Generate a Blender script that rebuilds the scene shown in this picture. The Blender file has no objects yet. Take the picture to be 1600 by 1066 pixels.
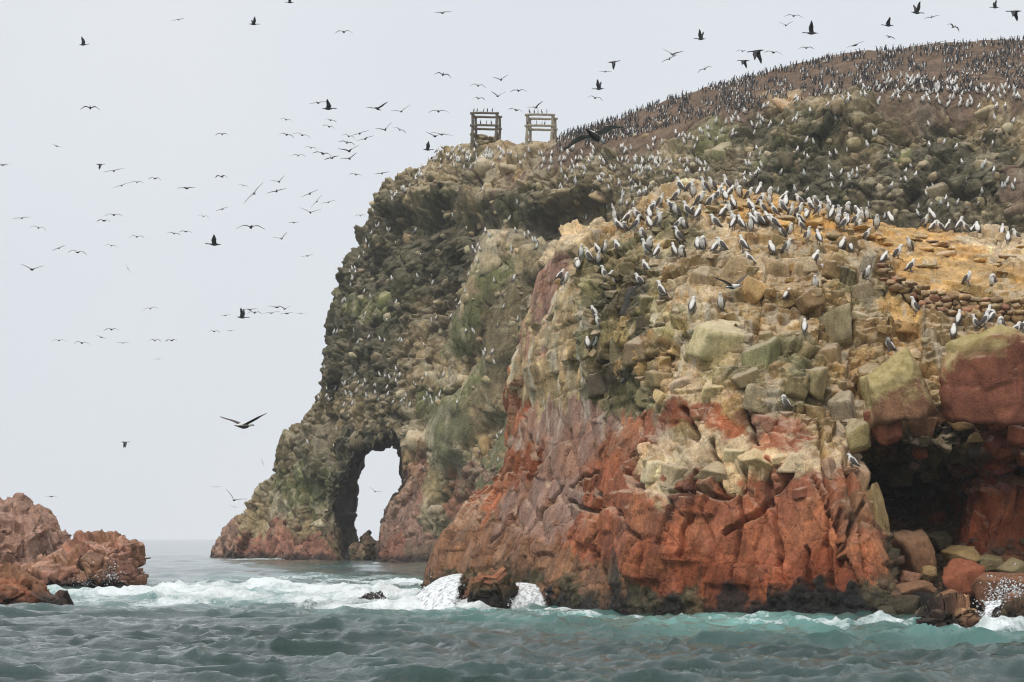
import bpy, bmesh, math, random, time
import numpy as np
from mathutils import Vector, Matrix, Euler
from mathutils.bvhtree import BVHTree
T0 = time.time()
random.seed(7)
RNG = np.random.default_rng(7)
SC = bpy.context.scene
COL = SC.collection

# ------------------------------------------------------------------ camera, sky, sun, exposure
CAM_H = 2.3          # metres above the sea, a small boat
FPX = 3600.0         # focal length in photograph pixels (81 mm on a 36 mm sensor)
HZ = 842.0           # horizon row in the photograph
cam_d = bpy.data.cameras.new('camera')
cam_d.sensor_width = 36.0
cam_d.lens = 36.0 * FPX / 1600.0
cam_d.shift_y = (HZ - 533.0) / 1600.0
cam_d.clip_start = 0.5
cam_d.clip_end = 30000.0
cam = bpy.data.objects.new('camera', cam_d)
COL.objects.link(cam)
cam.location = (0, 0, CAM_H)
cam.rotation_euler = (math.radians(90), 0, 0)
SC.camera = cam

SUN_EL, SUN_AZ = math.radians(56), math.radians(205)   # behind the boat, a little to the left; thin overcast
world = bpy.data.worlds.new('World')
SC.world = world
world.use_nodes = True
wn, wl = world.node_tree.nodes, world.node_tree.links
wn.clear()
w_out = wn.new('ShaderNodeOutputWorld')
w_bg = wn.new('ShaderNodeBackground')
w_bg.inputs['Strength'].default_value = 0.1
w_sky = wn.new('ShaderNodeTexSky')
w_sky.sky_type = 'NISHITA'
w_sky.sun_disc = False
w_sky.sun_elevation = SUN_EL
w_sky.sun_rotation = SUN_AZ
w_sky.dust_density = 3.0
w_tc = wn.new('ShaderNodeTexCoord')
w_n = wn.new('ShaderNodeTexNoise')
w_n.inputs['Scale'].default_value = 2.2
w_n.inputs['Detail'].default_value = 3.0
w_ramp = wn.new('ShaderNodeValToRGB')
w_ramp.color_ramp.elements[0].position = 0.3
w_ramp.color_ramp.elements[0].color = (0.70, 0.74, 0.79, 1)
w_ramp.color_ramp.elements[1].position = 0.7
w_ramp.color_ramp.elements[1].color = (0.80, 0.82, 0.845, 1)
w_mul = wn.new('ShaderNodeVectorMath'); w_mul.operation = 'SCALE'
w_mul.inputs['Scale'].default_value = 10.0
w_mix = wn.new('ShaderNodeMix'); w_mix.data_type = 'RGBA'
w_mix.inputs['Factor'].default_value = 0.94          # an almost closed cloud layer under the sky
wl.new(w_tc.outputs['Generated'], w_n.inputs['Vector'])
wl.new(w_n.outputs['Fac'], w_ramp.inputs['Fac'])
wl.new(w_ramp.outputs['Color'], w_mul.inputs[0])
wl.new(w_sky.outputs['Color'], w_mix.inputs['A'])
wl.new(w_mul.outputs['Vector'], w_mix.inputs['B'])
wl.new(w_mix.outputs['Result'], w_bg.inputs['Color'])
wl.new(w_bg.outputs['Background'], w_out.inputs['Surface'])

sun_d = bpy.data.lights.new('sun', 'SUN')
sun_d.energy = 1.5
sun_d.angle = math.radians(14)
sun_d.color = (1.0, 0.95, 0.88)
sun = bpy.data.objects.new('sun', sun_d)
COL.objects.link(sun)
# sun_rotation is measured clockwise from +Y: the light comes from (sin az, cos az)
_sd = Vector((math.sin(SUN_AZ) * math.cos(SUN_EL), math.cos(SUN_AZ) * math.cos(SUN_EL), math.sin(SUN_EL)))
sun.rotation_euler = _sd.to_track_quat('Z', 'Y').to_euler()

SC.view_settings.view_transform = 'Standard'
SC.view_settings.look = 'None'
SC.view_settings.exposure = 0.13
SC.view_settings.gamma = 1.0
SC.view_settings.use_curve_mapping = False
SC.cycles.max_bounces = 4
SC.cycles.diffuse_bounces = 2
SC.cycles.glossy_bounces = 2
SC.cycles.transmission_bounces = 2
SC.cycles.transparent_max_bounces = 12
SC.cycles.volume_bounces = 0
SC.cycles.use_denoising = True
SC.cycles.filter_width = 1.15

# ------------------------------------------------------------------ small helpers
def P(px, py, Y):
    """a point of the place, from its row and column in the photograph and its measured distance"""
    return ((px - 800.0) * Y / FPX, Y, CAM_H + (HZ - py) * Y / FPX)

def log(s):
    print('[%.1fs] %s' % (time.time() - T0, s))

def mesh_from(name, V, F):
    """mesh from numpy verts and equal-sized faces"""
    V = np.asarray(V, np.float32); F = np.asarray(F, np.int32)
    me = bpy.data.meshes.new(name)
    me.vertices.add(len(V)); me.vertices.foreach_set('co', V.ravel())
    k = F.shape[1]
    me.loops.add(F.size); me.loops.foreach_set('vertex_index', F.ravel())
    me.polygons.add(len(F))
    me.polygons.foreach_set('loop_start', np.arange(0, F.size, k, dtype=np.int32))
    me.update(calc_edges=True)
    return me

def set_attr(me, name, arr, kind='FLOAT'):
    if kind == 'FLOAT':
        a = me.attributes.new(name, 'FLOAT', 'POINT'); a.data.foreach_set('value', np.asarray(arr, np.float32))
    else:
        a = me.attributes.new(name, 'FLOAT_COLOR', 'POINT')
        c = np.ones((len(arr), 4), np.float32); c[:, :3] = arr
        a.data.foreach_set('color', c.ravel())

def obj(name, me, mat=None, parent=None, **props):
    o = bpy.data.objects.new(name, me)
    COL.objects.link(o)
    if mat is not None and me is not None and len(me.materials) == 0:
        for m in (mat if isinstance(mat, (list, tuple)) else [mat]): me.materials.append(m)
    if parent is not None: o.parent = parent
    for k, v in props.items(): o[k] = v
    return o

def smooth(a, b, x):
    t = np.clip((x - a) / (b - a), 0, 1)
    return t * t * (3 - 2 * t)

# ------------------------------------------------------------------ noise (vectorised, in cache-sized pieces on a few threads)
from concurrent.futures import ThreadPoolExecutor
_POOL = ThreadPoolExecutor(4)
U = np.uint32

def chunked(fn):
    def run(p, *a, **k):
        n = len(p); c = 16384
        if n <= c: return fn(p, *a, **k)
        res = list(_POOL.map(lambda i: fn(p[i:i + c], *a, **k), range(0, n, c)))
        if isinstance(res[0], tuple): return tuple(np.concatenate(r) for r in zip(*res))
        return np.concatenate(res)
    return run

def _hash(i, j, k, seed):
    h = i.astype(U) * U(374761393) + j.astype(U) * U(668265263) + k.astype(U) * U(2147483647 - 94) + U((seed * 1274126177) & 0xFFFFFFFF)
    h = (h ^ (h >> U(13))) * U(1274126177)
    h = (h ^ (h >> U(16))) * U(2246822519)
    return h ^ (h >> U(15))

def _r(h, n):
    x = (h + U((n * 0x9E3779B1) & 0xFFFFFFFF)) * U(2654435761)
    x = (x ^ (x >> U(15))) * U(2246822519)
    return ((x ^ (x >> U(13))) & U(0xFFFFFF)).astype(np.float32) * np.float32(1.0 / 0xFFFFFF)

@chunked
def vnoise(p, scale=1.0, seed=0):
    q = p.astype(np.float32) * np.float32(scale)
    i = np.floor(q).astype(np.int32); f = q - i
    u = f * f * (3 - 2 * f)
    out = np.zeros(len(p), np.float32)
    for a in (0, 1):
        wa = u[:, 0] if a else 1 - u[:, 0]
        for b in (0, 1):
            wab = wa * (u[:, 1] if b else 1 - u[:, 1])
            for c in (0, 1):
                out += wab * (u[:, 2] if c else 1 - u[:, 2]) * _r(_hash(i[:, 0] + a, i[:, 1] + b, i[:, 2] + c, seed), 1)
    return out * 2 - 1

def fbm(p, scale=1.0, octs=4, seed=0, gain=0.5):
    out = np.zeros(len(p), np.float32); amp = 1.0; tot = 0
    for o in range(octs):
        out += amp * vnoise(p, scale * (2.03 ** o), seed + 17 * o); tot += amp; amp *= gain
    return out / tot

def vn3(p, scale, seed):
    return np.stack([vnoise(p, scale, seed), vnoise(p, scale, seed + 1), vnoise(p, scale, seed + 2)], 1)

@chunked
def voronoi(p, cell, seed=0):
    """nearest jittered site: F1, F2, hash of the site, offset from the site"""
    q = (p / np.asarray(cell, np.float32)).astype(np.float32)
    i = np.floor(q).astype(np.int32)
    n = len(p)
    F1 = np.full(n, 9e9, np.float32); F2 = np.full(n, 9e9, np.float32)
    H = np.zeros(n, U); O = np.zeros((n, 3), np.float32)
    for a in (-1, 0, 1):
        for b in (-1, 0, 1):
            for c in (-1, 0, 1):
                I = i[:, 0] + a; J = i[:, 1] + b; K = i[:, 2] + c
                h = _hash(I, J, K, seed)
                dx = q[:, 0] - (I + 0.1 + 0.8 * _r(h, 1))
                dy = q[:, 1] - (J + 0.1 + 0.8 * _r(h, 2))
                dz = q[:, 2] - (K + 0.1 + 0.8 * _r(h, 3))
                d = dx * dx + dy * dy + dz * dz
                m = d < F1
                F2 = np.where(m, F1, np.minimum(F2, d))
                F1 = np.where(m, d, F1)
                H = np.where(m, h, H)
                O[m, 0] = dx[m]; O[m, 1] = dy[m]; O[m, 2] = dz[m]
    return np.sqrt(F1), np.sqrt(F2), H, O

def facets(p, cell, seed, tilt=0.8, crack=0.12):
    """broken-rock relief: every cell a tilted plane of its own height, open joints between; returns relief (-1..1), joint, cell hash"""
    F1, F2, H, O = voronoi(p, cell, seed)
    off = _r(H, 7) * 2 - 1
    rel = 0.6 * off + tilt * ((_r(H, 8) - 0.5) * O[:, 0] + (_r(H, 9) - 0.5) * O[:, 1] + (_r(H, 10) - 0.5) * O[:, 2]) * 1.4
    j = 1 - smooth(0.0, crack, F2 - F1)
    return rel, j, H

def _band(u, key, seed, jit):
    """unevenly spaced joint planes along u: index of the band, place in it 0..1, its width"""
    i = np.floor(u).astype(np.int32)
    z = np.zeros_like(i)
    def edge(k): return k + jit * (_r(_hash(k, key, z, seed), 1) - 0.5)
    e0, e1 = edge(i), edge(i + 1)
    lo = u < e0; hi = u >= e1
    i = i - lo + hi
    e0, e1 = edge(i), edge(i + 1)
    w = e1 - e0
    return i, (u - e0) / w, w

@chunked
def joints(p, A, size, seed, tilt=1.0, open_=0.05, jit=0.75):
    """rock split by three sets of joints (rows of A) into blocks of about SIZE, each set back and tilted by its own amount:
    relief (-1..1), joint 0..1, block hash"""
    A = np.asarray(A, np.float32)
    u = (p @ A[0]) / size[0]; v = (p @ A[1]) / size[1]; w = (p @ A[2]) / size[2]
    zi = np.zeros(len(p), np.int32)
    i, fu, wu = _band(u.astype(np.float32), zi, seed, jit)
    hv = _r(_hash(i, zi, zi, seed + 1), 2)
    j, fv, wv = _band((v + hv * 7).astype(np.float32), i, seed + 2, jit)
    hw = _r(_hash(i, j, zi, seed + 3), 2)
    k, fw, ww = _band((w + hw * 7).astype(np.float32), i * 31 + j, seed + 4, jit)
    H = _hash(i, j, k, seed + 5)
    rel = 0.62 * (_r(H, 7) * 2 - 1) + tilt * ((_r(H, 8) - 0.5) * (fu - 0.5) + (_r(H, 9) - 0.5) * (fv - 0.5) + (_r(H, 10) - 0.5) * (fw - 0.5)) * 1.8
    du = np.minimum(fu, 1 - fu) * wu * size[0]; dv = np.minimum(fv, 1 - fv) * wv * size[1]; dw = np.minimum(fw, 1 - fw) * ww * size[2]
    # only some joints stand open
    du = np.where(_r(H, 12) < 0.25, 9, du); dw = np.where(_r(H, 13) < 0.35, 9, dw); dv = np.where(_r(H, 14) < 0.35, 9, dv)
    jn = 1 - smooth(0.0, open_, np.minimum(du, np.minimum(dv, dw)))
    return rel.astype(np.float32), jn.astype(np.float32), H

def split_faces(p, n, H, k, lim, skew=0.22):
    """every block breaks along one flat face: move its points towards the block's own plane; returns points and the plane normals"""
    u, inv = np.unique(H, return_inverse=True)
    c = np.bincount(inv).astype(np.float64)
    mp = np.stack([np.bincount(inv, p[:, i]) / c for i in range(3)], 1)
    mn = np.stack([np.bincount(inv, n[:, i]) / c for i in range(3)], 1)
    mn += skew * np.stack([_r(u, 31) - .5, _r(u, 32) - .5, _r(u, 33) - .5], 1)
    mn /= np.linalg.norm(mn, axis=1, keepdims=True) + 1e-9
    nn = mn[inv]
    dist = ((p - mp[inv]) * nn).sum(1)
    kk = k if np.isscalar(k) else np.asarray(k)
    return (p - nn * np.clip(dist * kk, -lim, lim)[:, None]).astype(np.float32), nn.astype(np.float32)

def axes(yaw, dip, lean):
    """three joint-set normals for a rock whose bedding dips and whose uprights lean"""
    m = Euler((math.radians(dip), math.radians(lean), math.radians(yaw))).to_matrix()
    return np.array([list(m.col[0]), list(m.col[1]), list(m.col[2])], np.float32)

@chunked
def stones(p, cell, seed, K=4, rmin=0.3, rmax=0.62, share=1.0):
    """angular stones bedded in the surface: height 0..1 of the stone a point lies in and the stone's hash"""
    q = (p / np.asarray(cell, np.float32)).astype(np.float32)
    i = np.floor(q).astype(np.int32)
    best = np.zeros(len(p), np.float32); H = np.zeros(len(p), U)
    for a in (-1, 0, 1):
        for b in (-1, 0, 1):
            for c in (-1, 0, 1):
                I = i[:, 0] + a; J = i[:, 1] + b; Kk = i[:, 2] + c
                h = _hash(I, J, Kk, seed)
                d = np.stack([q[:, 0] - (I + _r(h, 1)), q[:, 1] - (J + _r(h, 2)), q[:, 2] - (Kk + _r(h, 3))], 1).astype(np.float32)
                ix = np.nonzero((np.abs(d).max(1) < rmax * 1.1) & (_r(h, 4) < share))[0]
                if not len(ix): continue
                hh = h[ix]; dd = d[ix]
                m = np.zeros(len(ix), np.float32)
                for k in range(K):
                    th = _r(hh, 20 + 2 * k) * 6.283; z = _r(hh, 21 + 2 * k) * 2 - 1; s = np.sqrt(1 - z * z)
                    m = np.maximum(m, np.abs(dd[:, 0] * np.cos(th) * s + dd[:, 1] * np.sin(th) * s + dd[:, 2] * z))
                m = np.maximum(m, 0.75 * np.sqrt((dd * dd).sum(1)))
                r = rmin + (rmax - rmin) * _r(hh, 5) ** 2
                tl = (_r(hh, 15) - 0.5) * dd[:, 0] + (_r(hh, 16) - 0.5) * dd[:, 2]
                v = np.minimum((r - m) * 6.0, r * 1.05 + 0.9 * tl)
                u = v > best[ix]
                ju = ix[u]
                best[ju] = v[u]; H[ju] = hh[u]
    return best, H

# ------------------------------------------------------------------ implicit rock bodies
def poly_sd(X, Z, poly):
    """signed distance inside(+) of a polygon on a 2-D grid"""
    P_ = np.asarray(poly, np.float64)
    d = np.full(X.shape, 1e9); ins = np.zeros(X.shape, bool)
    n = len(P_)
    for k in range(n):
        ax, az = P_[k]; bx, bz = P_[(k + 1) % n]
        ex, ez = bx - ax, bz - az
        L = ex * ex + ez * ez + 1e-12
        t = np.clip(((X - ax) * ex + (Z - az) * ez) / L, 0, 1)
        d = np.minimum(d, np.hypot(X - ax - t * ex, Z - az - t * ez))
        c = ((az > Z) != (bz > Z)) & (X < (bx - ax) * (Z - az) / (bz - az + 1e-12) + ax)
        ins ^= c
    return np.where(ins, d, -d)

def rbf(pts, X, Z, sm=1e-3):
    """smooth surface distance through measured points (x, z, Y)"""
    p = np.asarray(pts, np.float64)
    A = np.hypot(p[:, None, 0] - p[None, :, 0], p[:, None, 1] - p[None, :, 1])
    n = len(p)
    M = np.zeros((n + 3, n + 3)); M[:n, :n] = A - sm * n * np.eye(n)
    M[:n, n] = 1; M[:n, n + 1] = p[:, 0]; M[:n, n + 2] = p[:, 1]
    M[n:, :n] = M[:n, n:].T
    w = np.linalg.solve(M, np.concatenate([p[:, 2], [0, 0, 0]]))
    out = w[n] + w[n + 1] * X + w[n + 2] * Z
    for k in range(n): out = out + w[k] * np.hypot(X - p[k, 0], Z - p[k, 1])
    return out

def surface_nets(F, org, h):
    """quads of the zero level of F (inside > 0)"""
    nx, ny, nz = F.shape
    S = F > 0
    cnt = np.zeros((nx - 1, ny - 1, nz - 1), np.int8)
    for a in (0, 1):
        for b in (0, 1):
            for c in (0, 1):
                cnt += S[a:nx - 1 + a, b:ny - 1 + b, c:nz - 1 + c]
    act = (cnt > 0) & (cnt < 8)
    I, J, K = np.nonzero(act)
    idx = np.full(act.shape, -1, np.int64); idx[I, J, K] = np.arange(len(I))
    acc = np.zeros((len(I), 3)); n = np.zeros(len(I))
    cor = [(a, b, c) for a in (0, 1) for b in (0, 1) for c in (0, 1)]
    for p in cor:
        for ax in range(3):
            if p[ax]: continue
            q = list(p); q[ax] = 1
            fa = F[I + p[0], J + p[1], K + p[2]]; fb = F[I + q[0], J + q[1], K + q[2]]
            m = (fa > 0) != (fb > 0)
            t = np.where(m, fa / np.where(m, fa - fb, 1), 0)
            pos = np.array(p, float)[None, :].repeat(len(I), 0); pos[:, ax] = t
            acc += np.where(m[:, None], pos, 0); n += m
    V = (np.stack([I, J, K], 1) + acc / n[:, None]) * h + np.asarray(org)
    quads = []
    for ax in range(3):
        sl0 = [slice(1, -1)] * 3; sl1 = [slice(1, -1)] * 3
        sl0[ax] = slice(0, -1); sl1[ax] = slice(1, None)
        A = S[tuple(sl0)]; B = S[tuple(sl1)]
        for flip, M in ((0, A & ~B), (1, ~A & B)):
            ii = np.stack(np.nonzero(M), 1)
            base = ii + 1; base[:, ax] -= 1
            u, v = [(1, 2), (2, 0), (0, 1)][ax]
            def cell(du, dv):
                c = base.copy(); c[:, u] += du; c[:, v] += dv
                return idx[c[:, 0], c[:, 1], c[:, 2]]
            q = np.stack([cell(-1, -1), cell(0, -1), cell(0, 0), cell(-1, 0)], 1)
            if flip: q = q[:, ::-1]
            quads.append(q)
    return V, np.concatenate(quads)

def face_normals(V, Q):
    n = np.cross(V[Q[:, 2]] - V[Q[:, 0]], V[Q[:, 3]] - V[Q[:, 1]])
    return n / (np.linalg.norm(n, axis=1, keepdims=True) + 1e-12)

def compact(V, Q):
    u, inv = np.unique(Q, return_inverse=True)
    return V[u], inv.reshape(Q.shape)

def vert_normals(V, Q):
    fn = np.cross(V[Q[:, 2]] - V[Q[:, 0]], V[Q[:, 3]] - V[Q[:, 1]])
    n = np.empty((len(V), 3), np.float32)
    idx = Q.ravel()
    for c in range(3): n[:, c] = np.bincount(idx, np.repeat(fn[:, c], 4), len(V))
    return n / (np.linalg.norm(n, axis=1, keepdims=True) + 1e-9)

def subsurf(V, Q, lev):
    """Catmull-Clark levels on quads; returns verts, normals, quads"""
    V = np.asarray(V, np.float64); Q = np.asarray(Q, np.int64)
    for _ in range(lev):
        nv, nf = len(V), len(Q)
        fp = V[Q].mean(1)
        e = np.stack([Q, np.roll(Q, -1, 1)], 2).reshape(-1, 2)
        lo, hi = e.min(1), e.max(1)
        ue, inv, cnt = np.unique(lo * nv + hi, return_inverse=True, return_counts=True)
        ea, eb = ue // nv, ue % nv
        ne = len(ue)
        fs = np.stack([np.bincount(inv, np.repeat(fp[:, c], 4), ne) for c in range(3)], 1)
        mid = (V[ea] + V[eb]) / 2
        inner = (cnt == 2)[:, None]
        ep = np.where(inner, (V[ea] + V[eb] + fs) / 4, mid)
        nfv = np.bincount(Q.ravel(), minlength=nv).astype(float)
        Fv = np.stack([np.bincount(Q.ravel(), np.repeat(fp[:, c], 4), nv) for c in range(3)], 1) / np.maximum(nfv, 1)[:, None]
        ends = np.concatenate([ea, eb])
        nev = np.maximum(np.bincount(ends, minlength=nv), 1).astype(float)
        Ev = np.stack([np.bincount(ends, np.concatenate([mid[:, c], mid[:, c]]), nv) for c in range(3)], 1) / nev[:, None]
        vp = (Fv + 2 * Ev + (nfv - 3)[:, None] * V) / np.maximum(nfv, 1)[:, None]
        bnd = np.zeros(nv, bool); be = cnt != 2; bnd[ea[be]] = True; bnd[eb[be]] = True
        vp = np.where(bnd[:, None], V, vp)
        E4 = inv.reshape(nf, 4)
        fi = nv + ne + np.arange(nf)
        Q = np.concatenate([np.stack([Q[:, k], nv + E4[:, k], fi, nv + E4[:, k - 1]], 1) for k in range(4)])
        V = np.concatenate([vp, ep, fp])
    V = V.astype(np.float32)
    return V, vert_normals(V, Q), Q

def seen_faces(V, Q, extra=()):
    """faces that show from the boat or from a few steps to either side of it, with a rim"""
    tree = BVHTree.FromPolygons(V.tolist(), Q.tolist())
    cen = V[Q].mean(1); fn = face_normals(V, Q)
    vis = np.zeros(len(Q), bool)
    for ox, oz in ((0, CAM_H), (-6, CAM_H + 1.5), (6, CAM_H + 1.5)):
        o = np.array([ox, 0, oz]); d = cen - o; L = np.linalg.norm(d, axis=1); d /= L[:, None]
        cand = np.nonzero(((fn * d).sum(1) < 0.25) & ~vis)[0]
        ov = Vector(o)
        for i in cand:
            hit = tree.ray_cast(ov, Vector(d[i]))
            if hit[3] is None or hit[3] > L[i] - 0.9 * (L[i] / 80): vis[i] = True
    for _ in range(2):
        vm = np.zeros(len(V), bool); vm[Q[vis].ravel()] = True
        vis |= vm[Q].any(1)
    return vis

def idw(V, seeds, vals, power=4.0, soft=0.15):
    """values of the nearest seeds, blended: V (n,2), seeds (k,2), vals (k,m)"""
    s = seeds.astype(np.float32); v = vals.astype(np.float32)
    def part(a):
        q = V[a:a + 8192].astype(np.float32)
        d2 = (q[:, None, 0] - s[None, :, 0]) ** 2 + (q[:, None, 1] - s[None, :, 1]) ** 2 + np.float32(soft * soft)
        w = d2 ** np.float32(-power / 2)
        w /= w.sum(1, keepdims=True)
        return w @ v
    return np.concatenate(list(_POOL.map(part, range(0, len(V), 8192))))

BODIES = {}    # finished rock surfaces, for standing things on them
# ------------------------------------------------------------------ materials
def new_mat(name):
    m = bpy.data.materials.new(name); m.use_nodes = True
    nt = m.node_tree; nt.nodes.clear()
    out = nt.nodes.new('ShaderNodeOutputMaterial'); b = nt.nodes.new('ShaderNodeBsdfPrincipled')
    nt.links.new(b.outputs['BSDF'], out.inputs['Surface'])
    return m, nt, b

def N(nt, t, **kw):
    n = nt.nodes.new(t)
    for k, v in kw.items():
        if hasattr(n, k): setattr(n, k, v)
        else: n.inputs[k].default_value = v
    return n

def mathn(nt, op, a, b=None):
    n = nt.nodes.new('ShaderNodeMath'); n.operation = op
    for i, x in enumerate((a, b)):
        if x is None: continue
        if isinstance(x, (int, float)): n.inputs[i].default_value = x
        else: nt.links.new(x, n.inputs[i])
    return n.outputs[0]

def mixc(nt, fac, a, b, mode='MIX'):
    n = nt.nodes.new('ShaderNodeMix'); n.data_type = 'RGBA'; n.blend_type = mode
    for s, x in (('Factor', fac), ('A', a), ('B', b)):
        if isinstance(x, (int, float)): n.inputs[s].default_value = x
        elif isinstance(x, tuple): n.inputs[s].default_value = (*x[:3], 1)
        else: nt.links.new(x, n.inputs[s])
    return n.outputs['Result']

def ramp(nt, fac, stops):
    n = nt.nodes.new('ShaderNodeValToRGB')
    cr = n.color_ramp
    while len(cr.elements) < len(stops): cr.elements.new(0.5)
    for e, (p, c) in zip(cr.elements, stops):
        e.position = p; e.color = (*c, 1) if isinstance(c, tuple) else (c, c, c, 1)
    nt.links.new(fac, n.inputs['Fac'])
    return n.outputs['Color']

def noise_n(nt, scale, detail=6.0, rough=0.6, vec=None, dist=0.0):
    n = nt.nodes.new('ShaderNodeTexNoise')
    n.inputs['Scale'].default_value = scale; n.inputs['Detail'].default_value = detail
    n.inputs['Roughness'].default_value = rough; n.inputs['Distortion'].default_value = dist
    if vec is not None: nt.links.new(vec, n.inputs['Vector'])
    return n.outputs['Fac']

def rock_material(name, k=1.0, bump=0.5, source='Col'):
    """weathered rock: colour from the rock's own mineral zones, grain and stain noise, wet sheen by the water"""
    m, nt, b = new_mat(name)
    geo = nt.nodes.new('ShaderNodeNewGeometry')
    pos = geo.outputs['Position']
    if source == 'Col':
        at = nt.nodes.new('ShaderNodeAttribute'); at.attribute_name = 'Col'; base = at.outputs['Color']
    else:
        oi = nt.nodes.new('ShaderNodeObjectInfo'); base = oi.outputs['Color']
    n1 = noise_n(nt, 1.3 * k, 8, 0.68, pos)
    n2 = noise_n(nt, 14 * k, 5, 0.7, pos)
    mp = nt.nodes.new('ShaderNodeMapping'); mp.inputs['Scale'].default_value = (3 * k, 3 * k, 0.45 * k)
    nt.links.new(pos, mp.inputs['Vector'])
    n3 = noise_n(nt, 1.6, 5, 0.6, mp.outputs['Vector'])
    c = mixc(nt, 1.0, base, ramp(nt, n1, [(0.25, 0.55), (0.5, 1.0), (0.75, 1.42)]), 'MULTIPLY')
    c = mixc(nt, 1.0, c, ramp(nt, n2, [(0.25, 0.62), (0.5, 1.0), (0.75, 1.32)]), 'MULTIPLY')
    c = mixc(nt, 0.7, c, ramp(nt, n3, [(0.3, 0.7), (0.5, 1.0), (0.72, (1.22, 1.2, 1.15))]), 'MULTIPLY')
    if source != 'Col':
        # droppings whiten the tops of loose blocks, in ragged patches that run down the sides
        sx = nt.nodes.new('ShaderNodeSeparateXYZ'); nt.links.new(geo.outputs['True Normal'], sx.inputs[0])
        up = mathn(nt, 'ADD', sx.outputs['Z'], mathn(nt, 'MULTIPLY', mathn(nt, 'SUBTRACT', n1, 0.5), 1.5))
        sz = nt.nodes.new('ShaderNodeSeparateXYZ'); nt.links.new(pos, sz.inputs[0])
        hi = ramp(nt, mathn(nt, 'DIVIDE', sz.outputs['Z'], 10.0), [(0.2, 0.0), (0.5, 1.0)])
        g = mathn(nt, 'MULTIPLY', ramp(nt, up, [(0.45, 0.0), (0.85, 0.75)]), hi)
        c = mixc(nt, mathn(nt, 'MULTIPLY', g, 0.7), c, (0.66, 0.55, 0.40))
    at2 = nt.nodes.new('ShaderNodeSeparateXYZ'); nt.links.new(pos, at2.inputs[0])
    wetz = mathn(nt, 'ADD', at2.outputs['Z'], mathn(nt, 'MULTIPLY', mathn(nt, 'SUBTRACT', n1, 0.5), 2.6))
    wet = ramp(nt, wetz, [(0.0, 1.0), (0.35, 0.75), (0.7, 0.0)])
    c = mixc(nt, mathn(nt, 'MULTIPLY', wet, 0.45), c, mixc(nt, 1.0, c, (0.35, 0.33, 0.30), 'MULTIPLY'))
    nt.links.new(c, b.inputs['Base Color'])
    rr = mathn(nt, 'SUBTRACT', 0.92, mathn(nt, 'MULTIPLY', wet, 0.5))
    nt.links.new(rr, b.inputs['Roughness'])
    b.inputs['Specular IOR Level'].default_value = 0.25
    hb = mathn(nt, 'ADD', mathn(nt, 'MULTIPLY', n2, 0.5), noise_n(nt, 5 * k, 8, 0.72, pos, 0.3))
    # hairline joints
    vo = nt.nodes.new('ShaderNodeTexVoronoi'); vo.feature = 'DISTANCE_TO_EDGE'; vo.inputs['Scale'].default_value = 1.5 * k
    mv = nt.nodes.new('ShaderNodeMapping'); mv.inputs['Scale'].default_value = (1.3, 1.3, 0.65); mv.inputs['Rotation'].default_value = (0.2, 0.35, 0.3)
    dn = nt.nodes.new('ShaderNodeTexNoise'); dn.inputs['Scale'].default_value = 1.7 * k; dn.inputs['Detail'].default_value = 4
    nt.links.new(pos, dn.inputs['Vector'])
    va = nt.nodes.new('ShaderNodeVectorMath'); va.operation = 'MULTIPLY_ADD'
    nt.links.new(dn.outputs['Color'], va.inputs[0]); va.inputs[1].default_value = (0.5 / k,) * 3; nt.links.new(pos, va.inputs[2])
    nt.links.new(va.outputs[0], mv.inputs['Vector']); nt.links.new(mv.outputs['Vector'], vo.inputs['Vector'])
    line = ramp(nt, vo.outputs['Distance'], [(0.0, 0.0), (0.035, 1.0)])
    hb = mathn(nt, 'ADD', hb, mathn(nt, 'MULTIPLY', line, 0.55 if source == 'Col' else 0.15))
    bp = nt.nodes.new('ShaderNodeBump'); bp.inputs['Strength'].default_value = bump
    bp.inputs['Distance'].default_value = 0.10 / k
    nt.links.new(hb, bp.inputs['Height'])
    nt.links.new(bp.outputs['Normal'], b.inputs['Normal'])
    return m

M_NEAR = rock_material('islet_rock', 1.0, 0.7)
M_FAR = rock_material('cliff_rock', 0.45, 0.8)
M_BLOCK = rock_material('loose_block_rock', 1.5, 1.0, 'object')
M_FARBLOCK = rock_material('far_stone_rock', 0.8, 0.6, 'object')

def flat_mat(name, col, rough=0.8, var=0.25, scale=20.0, spec=0.3):
    m, nt, b = new_mat(name)
    tc = nt.nodes.new('ShaderNodeTexCoord')
    n1 = noise_n(nt, scale, 4, 0.6, tc.outputs['Object'])
    c = mixc(nt, 1.0, col, ramp(nt, n1, [(0.3, 1 - var), (0.7, 1 + var)]), 'MULTIPLY')
    nt.links.new(c, b.inputs['Base Color'])
    b.inputs['Roughness'].default_value = rough
    b.inputs['Specular IOR Level'].default_value = spec
    return m

PAL = dict(
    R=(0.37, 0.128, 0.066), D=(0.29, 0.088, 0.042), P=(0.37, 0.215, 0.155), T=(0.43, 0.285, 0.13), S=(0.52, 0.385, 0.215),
    C=(0.74, 0.545, 0.32), O=(0.68, 0.40, 0.14), L=(0.235, 0.20, 0.10), G=(0.40, 0.33, 0.15),
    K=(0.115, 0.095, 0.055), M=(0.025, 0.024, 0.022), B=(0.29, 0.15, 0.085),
    # far cliff: dark conglomerate, pale ledges, guano-stained gullies, brown bird slope
    k=(0.125, 0.112, 0.062), l=(0.26, 0.205, 0.11), t=(0.48, 0.36, 0.20), c=(0.66, 0.55, 0.36), g=(0.24, 0.235, 0.10),
    e=(0.23, 0.22, 0.115), b=(0.235, 0.16, 0.11), r=(0.42, 0.20, 0.135), p=(0.44, 0.27, 0.20), o=(0.56, 0.36, 0.18))

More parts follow.
